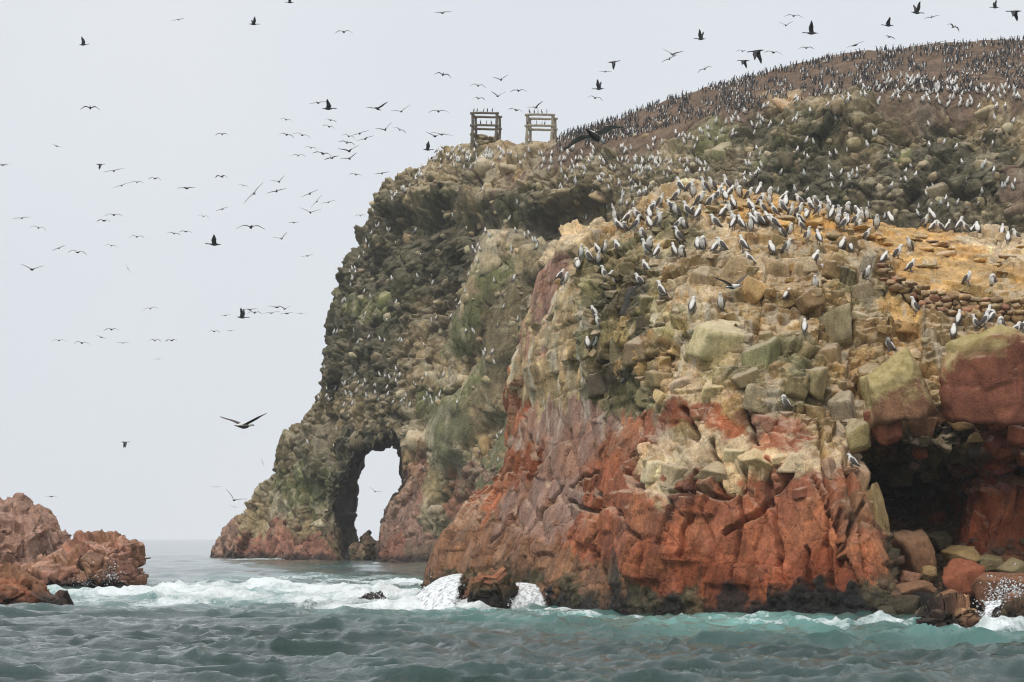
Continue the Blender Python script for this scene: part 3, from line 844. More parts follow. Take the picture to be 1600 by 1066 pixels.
    r2, j2, h5 = facets(lw, (2.0, 2.0, 1.9), 702, 1.2, 0.12)
    a1, b1, h1 = joints(w, axes(-40, 16, 8), (0.9, 0.9, 0.8), 703, 0.6, 0.1)
    s1, g1 = stones(w, (1.35, 1.35, 1.1), 63, 4, 0.20, 0.60, 0.75)
    s2, g2 = stones(w, (0.62, 0.62, 0.5), 64, 4, 0.24, 0.62)
    edge_z = np.interp(p[:, 0], [-15, 1, 4, 13, 22, 31, 40], [47.0, 47.0, 40.0, 38.0, 39.5, 39.7, 38.6])
    soft = np.maximum(smooth(edge_z - 1.0, edge_z + 0.8, p[:, 2]) * 0.9, 0.75 * smo)
    ia = smooth(6.0, 1.0, np.abs(p[:, 0] + 13.4)) * smooth(14, 11, p[:, 2])
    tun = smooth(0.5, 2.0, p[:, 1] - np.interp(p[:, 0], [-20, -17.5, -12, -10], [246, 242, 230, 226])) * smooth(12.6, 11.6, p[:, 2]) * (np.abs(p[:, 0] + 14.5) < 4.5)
    def along(pts):
        q_ = [P(a_, b_, far_depth(a_, b_)) for a_, b_ in pts]
        return seg_dist(p[:, 0] + 0.5 * vnoise(p, 0.4, 150), p[:, 2] + 0.5 * vnoise(p, 0.4, 151), [(c_[0], c_[2]) for c_ in q_])
    ridges = [([(785,388),(765,450),(735,525)], 1.9, 1.5), ([(835,405),(812,470),(780,560),(735,640)], 1.5, 1.0), ([(700,640),(680,690)], 1.4, 0.9), ([(800,560),(760,640),(700,720),(665,790)], 1.2, 0.8)]
    rid = np.zeros(len(p), np.float32); up_ = np.zeros(len(p), np.float32)
    for pts_, w_, h_ in ridges:
        g_ = np.exp(-(along(pts_) / w_) ** 2); rid = np.maximum(rid, g_); up_ += h_ * g_
    soft = np.maximum(soft, 0.85 * smooth(0.3, 0.7, rid))
    shelf = np.exp(-(along([(600,318),(680,300),(760,318),(850,322),(930,300)]) / 1.1) ** 2)
    under = np.exp(-(along([(615,365),(680,352),(760,362),(840,362),(900,345)]) / 1.9) ** 2) + 0.8 * np.exp(-(along([(1180,240),(1260,230),(1300,260)]) / 2.2) ** 2) + 0.8 * np.exp(-(along([(1420,200),(1480,190),(1550,230)]) / 2.0) ** 2) + 0.7 * np.exp(-(along([(655,665),(690,650)]) / 1.5) ** 2)
    d = (0.85 * r1 - 0.4 * j1) * (1 - soft) * (1 - 0.8 * ia) + (0.45 * r2 - 0.25 * j2) * (1 - soft) + up_ + 1.0 * shelf - 1.7 * under * (1 - smooth(0.2, 0.6, rid))
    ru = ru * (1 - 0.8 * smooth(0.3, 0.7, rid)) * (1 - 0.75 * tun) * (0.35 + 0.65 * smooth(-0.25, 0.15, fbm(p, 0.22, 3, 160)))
    d += fr * (0.13 * a1 - 0.10 * b1) * (1 - 0.6 * soft) + ru * (0.95 * s1 + 0.42 * s2 - 0.4) * (1 - soft) + 0.22 * fbm(p, 0.6, 4, 71) + 0.05 * fbm(p, 3.5, 2, 72)
    pf, n_a = split_faces(p, N2, h0, 0.6 * (1 - soft), 1.2)
    pf, n_b = split_faces(pf, N2, h5, 0.6 * (1 - soft), 0.6)
    nd = N2 + (n_b - N2) * (0.7 * (1 - soft))[:, None]
    nd /= np.linalg.norm(nd, axis=1, keepdims=True)
    V3 = pf + nd * d[:, None]
    n3 = displaced_normals(V3, Q2)
    pale0 = 0.4 + 0.6 * smooth(0.10, 0.22, col.mean(1))
    tone = (0.78 + 0.46 * _r(h1, 3)) * (0.8 + 0.4 * _r(h5, 3))
    col = col * (fr * tone + (1 - fr))[:, None]
    pale = np.where(s1 > 0.03, _r(g1, 6), 0.3) * 0.6 + np.where(s2 > 0.03, _r(g2, 6), 0.25) * 0.6
    stone_c = np.array([0.55, 0.45, 0.29])
    k1 = np.clip(smooth(0.58, 0.92, pale) * ru, 0, 1) * 0.85 * pale0
    col = col * (1 - 0.45 * ru * smooth(0.5, 0.2, pale))[:, None]
    col = col + (stone_c - col) * k1[:, None]
    gu = smooth(0.3, 0.8, n3[:, 2] + 0.5 * fbm(p, 0.5, 3, 95)) * smooth(4, 7, p[:, 2] + 3 * vnoise(p, 0.2, 96)) * (1 - smooth(0.45, 0.75, smo))
    col = col + (np.array([0.68, 0.60, 0.44]) - col) * (0.36 * gu * pale0)[:, None]
    run = smooth(0.12, 0.42, fbm(np.stack([p[:, 0] * 1.6, p[:, 1] * 0.6, p[:, 2] * 0.16], 1), 1.0, 3, 197)) * smooth(5, 9, p[:, 2]) * (1 - smooth(edge_z - 3, edge_z, p[:, 2]))
    col = col + (np.array([0.58, 0.50, 0.37]) - col) * (0.38 * run * pale0)[:, None]
    gr = smooth(0.1, 0.4, fbm(p, 0.17, 3, 97)) * (1 - smooth(0.5, 0.85, smo)) * smooth(0.6, 0.2, n3[:, 2]) * smooth(3.5, 7, p[:, 2])
    col = col + (np.array([0.17, 0.18, 0.075]) - col) * (0.28 * gr)[:, None]
    col = col + (np.array([0.085, 0.075, 0.06]) - col) * (0.75 * tun)[:, None]  # shade inside the arch tunnel, painted into the rock colour
    mu = smooth(1.0, 0.2, p[:, 2] + 0.8 * fbm(p, 0.3, 3, 99))
    col = col + (np.array([0.04, 0.037, 0.034]) - col) * (0.8 * mu)[:, None]
    col = col * 0.84
    return finish_body('far', V3, Q2, Vb, Qb, np.clip(col, 0.01, 0.85), M_FAR, 'sea_cliff', kind='structure',
        label='tall dark conglomerate sea cliff with a natural arch, crowded with seabirds')

# ------------------------------------------------------------------ single sea rocks
def sea_rock(key, sil, bulge, thick, h, lev, pal, seedn, label, crack=(0.9, 0.9, 1.1), mussel=0.5, amp=1.0, rub=0.3, name='sea_rock'):
    """a free-standing rock from its outline, with its own thickness front to back"""
    q = np.array([P(*p) for p in sil])
    y0 = q[:, 1].mean()
    lo = np.array([q[:, 0].min() - 1, y0 - bulge - 1.5, max(q[:, 2].min(), -1.5) - 0.3]); hi = np.array([q[:, 0].max() + 1, y0 + thick + 1.5, q[:, 2].max() + 0.8])
    n = ((hi - lo) / h).astype(int)
    x, y, z = (lo[i] + h * np.arange(n[i]) for i in range(3))
    X2, Z2 = np.meshgrid(x, z, indexing='ij')
    s = poly_sd(X2, Z2, [(a[0], a[2]) for a in q]) - 0.22 * amp
    R = min(max(s.max() * 0.95, 0.3), 3.0)
    t = np.clip(1 - s / R, 0, 1)
    prof = np.sqrt(1 - t * t + 1e-9)
    yl = np.interp(X2, *zip(*sorted((a[0], a[1]) for a in q))) * 0.5 + y0 * 0.5
    # wider at the foot
    foot = 1 + 0.35 * np.clip(1 - (Z2 - 0) / max(q[:, 2].max(), 0.5), 0, 1)
    Ff = (y[None, :, None] - (yl - bulge * prof * foot)[:, None, :]); Fb = ((yl + thick * prof)[:, None, :] - y[None, :, None])
    F = np.minimum(np.minimum(Ff, Fb) * 0.7, np.clip(s, -2, 2)[:, None, :])
    I, J, K = np.nonzero(np.abs(F) < 1.2)
    pp = np.stack([x[I], y[J], z[K]], 1).astype(np.float32)
    F[I, J, K] += 0.3 * fbm(pp, 0.8, 3, seedn) * amp
    V, Q = surface_nets(F, lo, h)
    front = seen_faces(V, Q) & (V[Q].mean(1)[:, 2] > -0.6)
    Vb, Qb = compact(V, Q[~front]); V, Q = compact(V, Q[front])
    V2, N2, Q2 = subsurf(V, Q, lev)
    p = V2
    w = p + 0.12 * vn3(p, 0.9, seedn + 5) + 0.03 * vn3(p, 4, seedn + 25)
    AX = axes(25 + seedn % 30, 12, -14)
    r1, j1, h0 = joints(w, AX, tuple(1.5 * c for c in crack), seedn + 3, 0.6, 0.09)
    a1, b1, h1 = joints(w, axes(-20 + seedn % 17, -8, 9), tuple(0.7 * c for c in crack), seedn + 8, 1.1, 0.05)
    a2, b2, h2 = joints(w, axes(33, 9, 12), tuple(0.28 * c for c in crack), seedn + 9, 1.0, 0.03)
    s1, g1 = stones(w, tuple(0.5 * c for c in crack), seedn + 10)
    d = amp * (0.62 * r1 - 0.24 * j1 + 0.20 * a1 - 0.13 * b1 + 0.035 * a2 - 0.02 * b2 + rub * 0.3 * s1 + 0.06 * fbm(p, 2, 4, seedn + 11))
    pf, n_a = split_faces(p, N2, h0, 0.8, 0.5 * amp)
    pf, n_b = split_faces(pf, N2, h1, 0.5, 0.25 * amp)
    nd = N2 * 0.3 + n_a * 0.7
    nd /= np.linalg.norm(nd, axis=1, keepdims=True)
    V3 = pf + nd * d[:, None]
    n3 = displaced_normals(V3, Q2)
    c0, c1, c2 = (np.array(PAL[c]) for c in pal)
    m = smooth(-0.25, 0.35, fbm(p, 0.5, 3, seedn + 12))[:, None]
    col = c0 * (1 - m) + c1 * m
    up = smooth(0.2, 0.8, n3[:, 2] + 0.3 * vnoise(p, 1, seedn + 13))[:, None] * 0.6
    col = col + (c2 - col) * up
    col = col * (0.78 + 0.44 * _r(h1, 3))[:, None] * (0.85 + 0.3 * _r(h2, 3))[:, None]
    mu = smooth(mussel + 0.35, mussel - 0.25, p[:, 2] + 0.8 * fbm(p, 0.9, 3, seedn + 14))
    col = col + (np.array([0.022, 0.021, 0.02]) - col) * (0.92 * mu)[:, None]
    return finish_body(key, V3, Q2, Vb, Qb, np.clip(col, 0.01, 0.8), M_NEAR, name, label=label, category='rock', group='rocks standing in the sea')

rock_islet = build_near()
sea_cliff = build_far()
sea_rock('leftA', [(-60,930,120),(-60,790,120),(0,778,120),(18,770,120),(44,772,120),(52,786,120),(74,790,120),(80,812,120),(96,820,120),(99,850,120),(100,890,120),(100,940,120)], 4.0, 6.0, 0.27, 2, 'Ppp', 300,
    'tall jagged reddish brown sea rock at the left edge, behind a lower one', crack=(1.1, 1.1, 1.5), rub=0.1)
sea_rock('leftB', [(-60,950,112),(-60,890,112),(20,885,112),(60,878,112),(95,868,112),(126,842,112),(150,834,112),(180,828,112),(205,833,112),(217,845,112),(219,868,112),(215,885,112),(228,900,112),(230,950,112)], 3.2, 4.0, 0.23, 2, 'rBp', 340,
    'blocky orange brown sea rock with a squared end beside open water', crack=(0.9, 0.9, 0.8), rub=0.1, mussel=0.1)
sea_rock('leftC', [(-60,975,80),(-60,886,80),(0,880,80),(28,884,80),(54,902,80),(70,917,80),(95,926,80),(116,935,80),(120,946,80),(112,975,80)], 1.8, 2.2, 0.16, 2, 'BRB', 380,
    'low rust brown rock tapering to black weed at the lower left corner', crack=(1.0, 1.0, 0.5), mussel=0.35, amp=0.5, rub=0.15)
sea_rock('ledge', [(640,960,82),(655,915,82),(680,900,82),(705,893,82),(730,893,82),(732,960,82)], 0.9, 2.2, 0.15, 2, 'KBB', 400,
    'dark ledge under the white cascade at the islet foot', crack=(0.5, 0.5, 0.4), amp=0.5)
sea_rock('plug', [(718,985,77.5),(722,940,77.5),(730,905,77.5),(740,895,77.5),(770,893,77.5),(795,900,77.5),(801,920,77.5),(800,950,77.5),(802,985,77.5)], 0.8, 2.0, 0.13, 2, 'BKR', 420,
    'squat brown rock between two white cascades at the islet foot', crack=(0.55, 0.55, 0.9), amp=0.6, mussel=0.35)
sea_rock('awash', [(535,968,84),(545,938,84),(570,926,84),(600,928,84),(618,942,84),(625,968,84)], 0.9, 1.2, 0.15, 2, 'KKB', 440,
    'flat dark rock awash in white foam before the arch', crack=(0.5, 0.5, 0.3), amp=0.5, mussel=0.6)
sea_rock('frontA', [(1418,1015,57.5),(1424,975,57.5),(1442,952,57.5),(1460,938,57.5),(1490,934,57.5),(1520,942,57.5),(1536,960,57.5),(1540,985,57.5),(1542,1015,57.5)], 0.7, 1.0, 0.11, 2, 'BRo', 460,
    'rounded mussel covered rock in front of the cave boulders', crack=(0.45, 0.45, 0.4), mussel=0.55, amp=0.45, rub=0.5)
sea_rock('frontB', [(1536,1015,57),(1545,970,57),(1562,945,57),(1580,930,57),(1610,928,57),(1650,945,57),(1660,1015,57)], 0.7, 1.0, 0.11, 2, 'BKK', 480,
    'black mussel covered rock at the lower right corner with spray on top', crack=(0.45, 0.45, 0.4), mussel=0.45, amp=0.45, rub=0.5)
sea_rock('archrock', [(540,900,243),(546,860,243),(556,845,243),(566,828,243),(574,822,243),(582,834,243),(592,845,243),(596,870,243),(598,900,243)], 1.2, 2.0, 0.28, 2, 'Klp', 500,
    'pointed dark rock standing inside the sea arch', crack=(1.0, 1.0, 1.4), amp=0.8)
# ------------------------------------------------------------------ the sea
def sea_xy(px, py):
    Y = CAM_H * FPX / (py - HZ)
    return ((px - 800) * Y / FPX, Y)

def water_material():
    m, nt, b = new_mat('sea_water')
    geo = nt.nodes.new('ShaderNodeNewGeometry'); pos = geo.outputs['Position']
    fo = nt.nodes.new('ShaderNodeAttribute'); fo.attribute_name = 'foam'
    te = nt.nodes.new('ShaderNodeAttribute'); te.attribute_name = 'aerated'
    mp = nt.nodes.new('ShaderNodeMapping'); mp.inputs['Scale'].default_value = (1.0, 0.45, 1.0)
    nt.links.new(pos, mp.inputs['Vector'])
    n1 = noise_n(nt, 1.4, 7, 0.68, mp.outputs['Vector'], 0.6)
    n2 = noise_n(nt, 6.0, 8, 0.72, mp.outputs['Vector'], 0.8)
    c = mixc(nt, te.outputs['Fac'], (0.020, 0.041, 0.036), (0.18, 0.40, 0.36))
    f = mathn(nt, 'ADD', fo.outputs['Fac'], mathn(nt, 'MULTIPLY', mathn(nt, 'SUBTRACT', mathn(nt, 'ADD', mathn(nt, 'MULTIPLY', n1, 0.6), mathn(nt, 'MULTIPLY', n2, 0.4)), 0.5), 1.9))
    fm = ramp(nt, f, [(0.40, 0.0), (0.52, 0.45), (0.80, 1.0)])
    c = mixc(nt, fm, c, (0.80, 0.85, 0.85))
    nt.links.new(c, b.inputs['Base Color'])
    nt.links.new(mathn(nt, 'ADD', 0.045, mathn(nt, 'MULTIPLY', fm, 0.75)), b.inputs['Roughness'])
    b.inputs['IOR'].default_value = 1.333
    bp = nt.nodes.new('ShaderNodeBump'); bp.inputs['Strength'].default_value = 0.55; bp.inputs['Distance'].default_value = 0.09
    nt.links.new(mathn(nt, 'ADD', n2, mathn(nt, 'MULTIPLY', n1, 0.7)), bp.inputs['Height'])
    nt.links.new(bp.outputs['Normal'], b.inputs['Normal'])
    return m

M_WATER = water_material()

def build_sea():
    ys = [26.0]
    while ys[-1] < 9000:
        y = ys[-1]
        st = 0.0030 if y < 70 else (0.0050 if y < 130 else (0.010 if y < 320 else 0.06))
        ys.append(y * (1 + st))
    ys = np.array(ys)
    nc = 380
    tx = np.linspace(-0.30, 0.30, nc)
    X = ys[:, None] * tx[None, :]; Y = np.repeat(ys[:, None], nc, 1)
    x, y = X.ravel(), Y.ravel()
    z = np.zeros_like(x); dx = np.zeros_like(x); dy = np.zeros_like(x)
    gust = 0.72 + 0.75 * fbm(np.stack([x * .5, y * .22, np.zeros_like(x)], 1), 0.35, 3, 77)
    rr = np.random.default_rng(21)
    fade = 1 / (1 + (y / 420.0) ** 2)
    for k in range(76):
        lam = 0.42 * (6.0 / 0.42) ** rr.random()
        th = math.radians(-80 + rr.normal(0, 32))
        kk = 2 * math.pi / lam
        amp = 0.0080 * lam ** 0.55 * (0.4 + 1.2 * rr.random())
        cut = smooth(0.0, 1.0, lam / (y * 0.009) - 0.5)            # waves finer than the mesh can carry die out with distance
        ph = kk * (x * math.cos(th) + y * math.sin(th)) + rr.random() * 6.283
        a = amp * cut * (gust if lam < 2.5 else 1.0)
        z += a * np.cos(ph); dx -= 1.15 * a * math.cos(th) * np.sin(ph); dy -= 1.15 * a * math.sin(th) * np.sin(ph)
    z += 0.10 * np.cos(2 * math.pi * (y * 0.96 + x * 0.28) / 23.0 + 2.6)
    # wind chop: short sharp ridges, steeper than a sum of swells
    near_ = smooth(170, 60, y)
    wx = x + 0.5 * vnoise(np.stack([x, y, np.zeros_like(x)], 1), 0.4, 70)
    r1 = 1 - np.abs(fbm(np.stack([wx * .42 + .12 * y, y * .62, np.zeros_like(x)], 1), 1.0, 2, 71)) * 2.2
    r2 = 1 - np.abs(fbm(np.stack([wx * 1.0 - .2 * y, y * 1.3, np.zeros_like(x) + 7], 1), 1.0, 2, 72)) * 2.2
    r3 = 1 - np.abs(fbm(np.stack([wx * 2.3 + .3 * y, y * 2.4, np.zeros_like(x) + 3], 1), 1.0, 2, 73)) * 2.2
    z += smooth(95, 50, y) * 0.034 * np.maximum(r3, 0) ** 2
    z += near_ * (0.17 * np.maximum(r1, 0) ** 2 + 0.09 * np.maximum(r2, 0) ** 2 * gust - 0.09)
    z *= fade
    crest = smooth(0.08, 0.26, z)
    # white water: the surge running past the islet, the feet of the rocks, the cliff foot
    blobs = [(120,925,3.2,9,.9),(190,930,3.5,9,.95),(270,928,4,9,.9),(350,934,3.5,8,.9),(430,938,3.5,7,.85),(500,925,4,9,.95),(570,930,3.5,8,1.0),(630,935,3.2,8,1.05),(690,948,2.6,5,1.1),(640,912,3,10,.9),
             (745,958,1.9,3,.95),(830,955,1.6,2.6,1.05),(60,915,3,8,.8),(220,915,5,8,.8),(320,920,5,8,.85),(420,920,5,9,.85),(120,940,3,5,.7),(300,943,4,5,.65),(480,943,4,6,.8),(560,948,3.5,5,.85),(620,952,3,4,.8),(0,940,1.6,3,.8),(450,905,5,10,.62),(550,908,4,10,.75),(360,908,4,9,.5),
             (900,968,2.2,2.5,.62),(1000,972,2.5,2.0,.5),(1120,975,2.5,2.0,.42),(1230,980,2.5,2.0,.42),(1330,985,2.2,2.0,.45),(1390,985,1.3,1.8,.55),(1470,995,1.3,1.4,.62),(1555,990,1.0,1.8,.85),(1545,965,.8,4,1.0),(1590,998,1.2,1.3,.7),
             (400,874,9,16,.75),(520,880,7,9,.5),(620,886,8,9,.5),(330,872,6,14,.5),(700,892,6,9,.6)]
    foam = np.zeros_like(x)
    for px, py, rx, ry, s in blobs:
        cx, cy = sea_xy(px, py)
        foam = np.maximum(foam, s * np.exp(-((x - cx) / rx) ** 2 - ((y - cy) / ry) ** 2))
    pp = np.stack([x, y * 0.5, np.zeros_like(x)], 1)
    lump = fbm(pp, 0.9, 4, 5)
    foam = foam * (0.78 + 0.55 * fbm(pp, 0.33, 3, 6)) + 0.10 * (foam > 0.3) * crest
    foam += 0.10 * smooth(0.1, 0.5, fbm(np.stack([x * .35, y * .9, np.zeros_like(x)], 1), 0.6, 3, 12)) + 0.30 * smooth(0.20, 0.34, z) * smooth(0.0, 0.6, fbm(pp, 0.25, 2, 8))
    teal = np.zeros_like(x)
    for px, py, rx, ry, s in [(300,930,9,14,.95),(550,930,8,14,1),(750,955,5,8,.95),(950,970,5,6,.9),(1130,978,5,5,.85),(1300,985,5,5,.8),(1500,995,4,4,.75),(100,930,6,10,.8),(450,905,9,16,.6),(560,885,14,20,.35),(420,876,14,26,.45)]:
        cx, cy = sea_xy(px, py)
        teal = np.maximum(teal, s * np.exp(-((x - cx) / rx) ** 2 - ((y - cy) / ry) ** 2))
    teal = np.clip(teal * (0.75 + 0.7 * fbm(pp, 0.5, 3, 9)) + 0.05 * crest + 0.02, 0, 1)
    # broken water stands up in lumps
    wh = smooth(0.45, 0.9, foam)
    z += wh * (0.10 + 0.30 * lump + 0.25 * np.abs(fbm(pp, 2.2, 3, 10))) * smooth(200, 110, y)
    V = np.stack([x + dx * fade, y + dy * fade, z], 1)
    nr = len(ys)
    idx = np.arange(nr * nc).reshape(nr, nc)
    Q = np.stack([idx[:-1, :-1], idx[:-1, 1:], idx[1:, 1:], idx[1:, :-1]], 2).reshape(-1, 4)
    # the rest of the ocean, outside the detailed fan
    n0 = len(V)
    B = 12000.0
    ext = np.array([(-B, -B, -.75), (B, -B, -.75), (B, B, -.75), (-B, B, -.75)])
    V = np.concatenate([V, ext]); Q = np.concatenate([Q, [[n0, n0 + 1, n0 + 2, n0 + 3]]])
    me = mesh_from('sea', V, Q)
    set_attr(me, 'foam', np.concatenate([foam, np.zeros(4)])); set_attr(me, 'aerated', np.concatenate([teal, np.full(4, .1)]))
    me.polygons.foreach_set('use_smooth', np.ones(len(Q), bool))
    o = obj('sea', me, M_WATER, kind='structure', label='choppy green grey sea with a band of white surf')
    log('sea %d' % len(Q))
    return o
build_sea()

# ------------------------------------------------------------------ broken water: cascades off the ledges, spray
def foam_material():
    m, nt, b = new_mat('white_water')
    geo = nt.nodes.new('ShaderNodeNewGeometry')
    mp = nt.nodes.new('ShaderNodeMapping'); mp.inputs['Scale'].default_value = (7.0, 7.0, 1.3)
    nt.links.new(geo.outputs['Position'], mp.inputs['Vector'])
    n1 = noise_n(nt, 1.0, 6, 0.7, mp.outputs['Vector'], 0.3)
    b.inputs['Base Color'].default_value = (0.86, 0.89, 0.9, 1)
    b.inputs['Roughness'].default_value = 0.7
    ed = nt.nodes.new('ShaderNodeAttribute'); ed.attribute_name = 'edge'
    nt.links.new(ramp(nt, mathn(nt, 'ADD', n1, mathn(nt, 'MULTIPLY', mathn(nt, 'SUBTRACT', ed.outputs['Fac'], 1.0), 0.35)), [(0.36, 0.0), (0.50, 1.0)]), b.inputs['Alpha'])
    bp = nt.nodes.new('ShaderNodeBump'); bp.inputs['Strength'].default_value = 0.6; bp.inputs['Distance'].default_value = 0.06
    nt.links.new(n1, bp.inputs['Height']); nt.links.new(bp.outputs['Normal'], b.inputs['Normal'])
    return m
M_FOAM = foam_material()
M_DROP, _nt, _b = new_mat('spray_drops'); _b.inputs['Base Color'].default_value = (0.9, 0.92, 0.93, 1); _b.inputs['Roughness'].default_value = 0.5

def cascade(top, bottom, out, seed, label):
    """a sheet of white water from an upper line to a lower line (lists of px, py, Y), bulging outward as it falls"""
    n, m = 40, 28
    def line(pts, t):
        q = np.array([P(*p) for p in pts]); k = np.linspace(0, 1, len(q))
        return np.stack([np.interp(t, k, q[:, c]) for c in range(3)], 1)
    t = np.linspace(0, 1, n)
    A, B = line(top, t), line(bottom, t)
    V = []
    for j in range(m):
        s = j / (m - 1)
        row = A * (1 - s) + B * s
        row[:, 2] = A[:, 2] + (B[:, 2] - A[:, 2]) * s ** 1.5
        row[:, 1] = A[:, 1] + (B[:, 1] - A[:, 1]) * s ** 0.8 - out * math.sin(math.pi * s) * 0.5
        V.append(row)
    V = np.concatenate(V).astype(np.float32)
    q = V * np.array([1, 1, 0.3], np.float32)
    V[:, 1] -= 0.16 * fbm(q, 3.0, 3, seed); V[:, 0] += 0.06 * fbm(q, 4.0, 2, seed + 1)
    idx = np.arange(n * m).reshape(m, n)
    Q = np.stack([idx[:-1, :-1], idx[1:, :-1], idx[1:, 1:], idx[:-1, 1:]], 2).reshape(-1, 4)
    Vb = V.copy(); Vb[:, 1] += 0.10
    rim = np.concatenate([idx[0, :], idx[1:, -1], idx[-1, -2::-1], idx[-2:0:-1, 0]])
    side = np.stack([rim, np.roll(rim, -1), np.roll(rim, -1) + n * m, rim + n * m], 1)
    me = mesh_from('cascade', np.concatenate([V, Vb]), np.concatenate([Q, Q[:, ::-1] + n * m, side]))
    e_ = np.minimum(np.tile(np.minimum(t, 1 - t) / 0.16, m), np.repeat(np.minimum(np.arange(m) / (m - 1) / 0.10 + 0.25, 1), n)).clip(0, 1)
    set_attr(me, 'edge', np.concatenate([e_, e_]))
    me.polygons.foreach_set('use_smooth', np.ones(len(me.polygons), bool))
    return obj('cascade', me, M_FOAM, label=label, category='white water')

cascade([(672,915,81.5),(690,902,81),(712,896,80.7),(728,896,80.5)], [(622,952,79.5),(655,955,78),(690,956,77.2),(720,957,77)], 0.5, 11, 'wide white cascade pouring off the ledge left of the squat brown rock')
cascade([(796,914,78.9),(806,910,78.8),(822,910,78.7),(842,914,78.6)], [(790,958,77.2),(812,960,76.9),(836,960,76.8),(866,957,76.9)], 0.45, 15, 'narrow white cascade between the squat brown rock and the islet')
cascade([(1537,940,59),(1550,938,59),(1568,936,59)], [(1530,996,57.2),(1545,998,57),(1556,996,57)], 0.2, 19, 'white water running down between the two mussel rocks at lower right')

def spray(centres, n, seed, label):
    r = np.random.default_rng(seed)
    tet = np.array([(1, 1, 1), (-1, -1, 1), (-1, 1, -1), (1, -1, -1)], float)
    tf = np.array([(0, 1, 2), (0, 3, 1), (0, 2, 3), (1, 3, 2)])
    V, F = [], []
    for k in range(n):
        c = centres[r.integers(len(centres))]
        o = np.array(P(c[0], c[1], c[2]))
        g = r.normal(0, 1, 3)
        o = o + np.array([g[0] * c[3], g[1] * 0.3, abs(g[2]) * c[4]])
        s = 0.006 + 0.018 * r.random() ** 3
        F.append(tf + 4 * len(V)); V.append(o + tet * s * r.uniform(.6, 1.4, (1, 3)))
    me = mesh_from('spray', np.concatenate(V), np.concatenate(F))
    return obj('spray', me, M_DROP, kind='stuff', label=label)
spray([(160,910,108,.5,.35),(175,906,108,.3,.4),(140,915,108,.5,.2)], 500, 3, 'spray bursting at the foot of the blocky left rock')
spray([(1575,936,57,.25,.28),(1590,930,57,.3,.22),(1545,975,57,.2,.3),(1555,945,57,.15,.3)], 700, 4, 'spray over the black mussel rock at lower right')
spray([(650,935,79,.8,.3),(690,945,78,.7,.2),(820,948,77,.4,.3),(735,950,77,.6,.12),(600,938,82,.8,.2)], 900, 5, 'spray where the cascades meet the sea')

# ------------------------------------------------------------------ standing things on rock: rays onto the finished surfaces
def tree_of(key):
    V, Q, _ = BODIES[key]
    T = np.concatenate([Q[:, [0, 1, 2]], Q[:, [0, 2, 3]]])
    return BVHTree.FromPolygons(V.tolist(), T.tolist(), all_triangles=True)
TN = tree_of('near'); TF = tree_of('far')
log('trees')
CAMV = Vector((0, 0, CAM_H))
def hit(tree, px, py):
    d = Vector(((px - 800) / FPX, 1.0, (HZ - py) / FPX)).normalized()
    return tree.ray_cast(CAMV, d)

# ------------------------------------------------------------------ boulders and blocks
def _ico(sub):
    bm = bmesh.new(); bmesh.ops.create_icosphere(bm, subdivisions=sub, radius=1.0)
    v = np.array([x.co for x in bm.verts], np.float32); f = np.array([[x.index for x in y.verts] for y in bm.faces]); bm.free()
    return v / np.linalg.norm(v, axis=1, keepdims=True), f
ICO2, ICO3, ICO4 = _ico(2), _ico(3), _ico(4)

def chip_mesh(name, seed, ico=None, box=0.6, extra=6, lo=0.62, hi=0.95, worn=0.04, mat=None, split=0.035):
    """a piece of rock: a lump split along joint planes, corners knocked off, surface pitted"""
    r = np.random.default_rng(seed)
    D, Fc = ico or ICO3
    M = np.array(Euler(tuple(r.uniform(-.35, .35, 3))).to_matrix())
    pl = []
    for ax in range(3):
        for sg in (-1, 1):
            n = M[:, ax] * sg + r.normal(0, .22, 3); n /= np.linalg.norm(n)
            pl.append((n, r.uniform(box * .8, box * 1.15)))
    for _ in range(extra):
        n = r.normal(0, 1, 3); n /= np.linalg.norm(n); pl.append((n, r.uniform(lo, hi)))
    rad = np.full(len(D), 1.15)
    for n, d in pl:
        c = D @ n
        rad = np.where(c > 0.05, np.minimum(rad, d / np.maximum(c, .05)), rad)
    V = D * rad[:, None]
    V = V * (1 + worn * fbm((V * 2.1 + seed * 3.7).astype(np.float32), 1.0, 4, seed))[:, None]
    r1, j1, _ = joints((V + 5.0 + seed).astype(np.float32) + 0.08 * vn3(V.astype(np.float32) + seed, 2.0, seed), axes(20 + seed % 40, 10, -12), (0.75, 0.7, 0.6), seed, 0.8, 0.05)
    V = V * (1 + split * (r1 - 0.8 * j1) + 0.012 * fbm((V * 9).astype(np.float32), 1.0, 2, seed + 5))[:, None]
    V = (V - (V.max(0) + V.min(0)) / 2) / (V.max(0) - V.min(0))
    me = mesh_from(name, V, Fc)
    me.materials.append(mat or M_BLOCK)
    return me

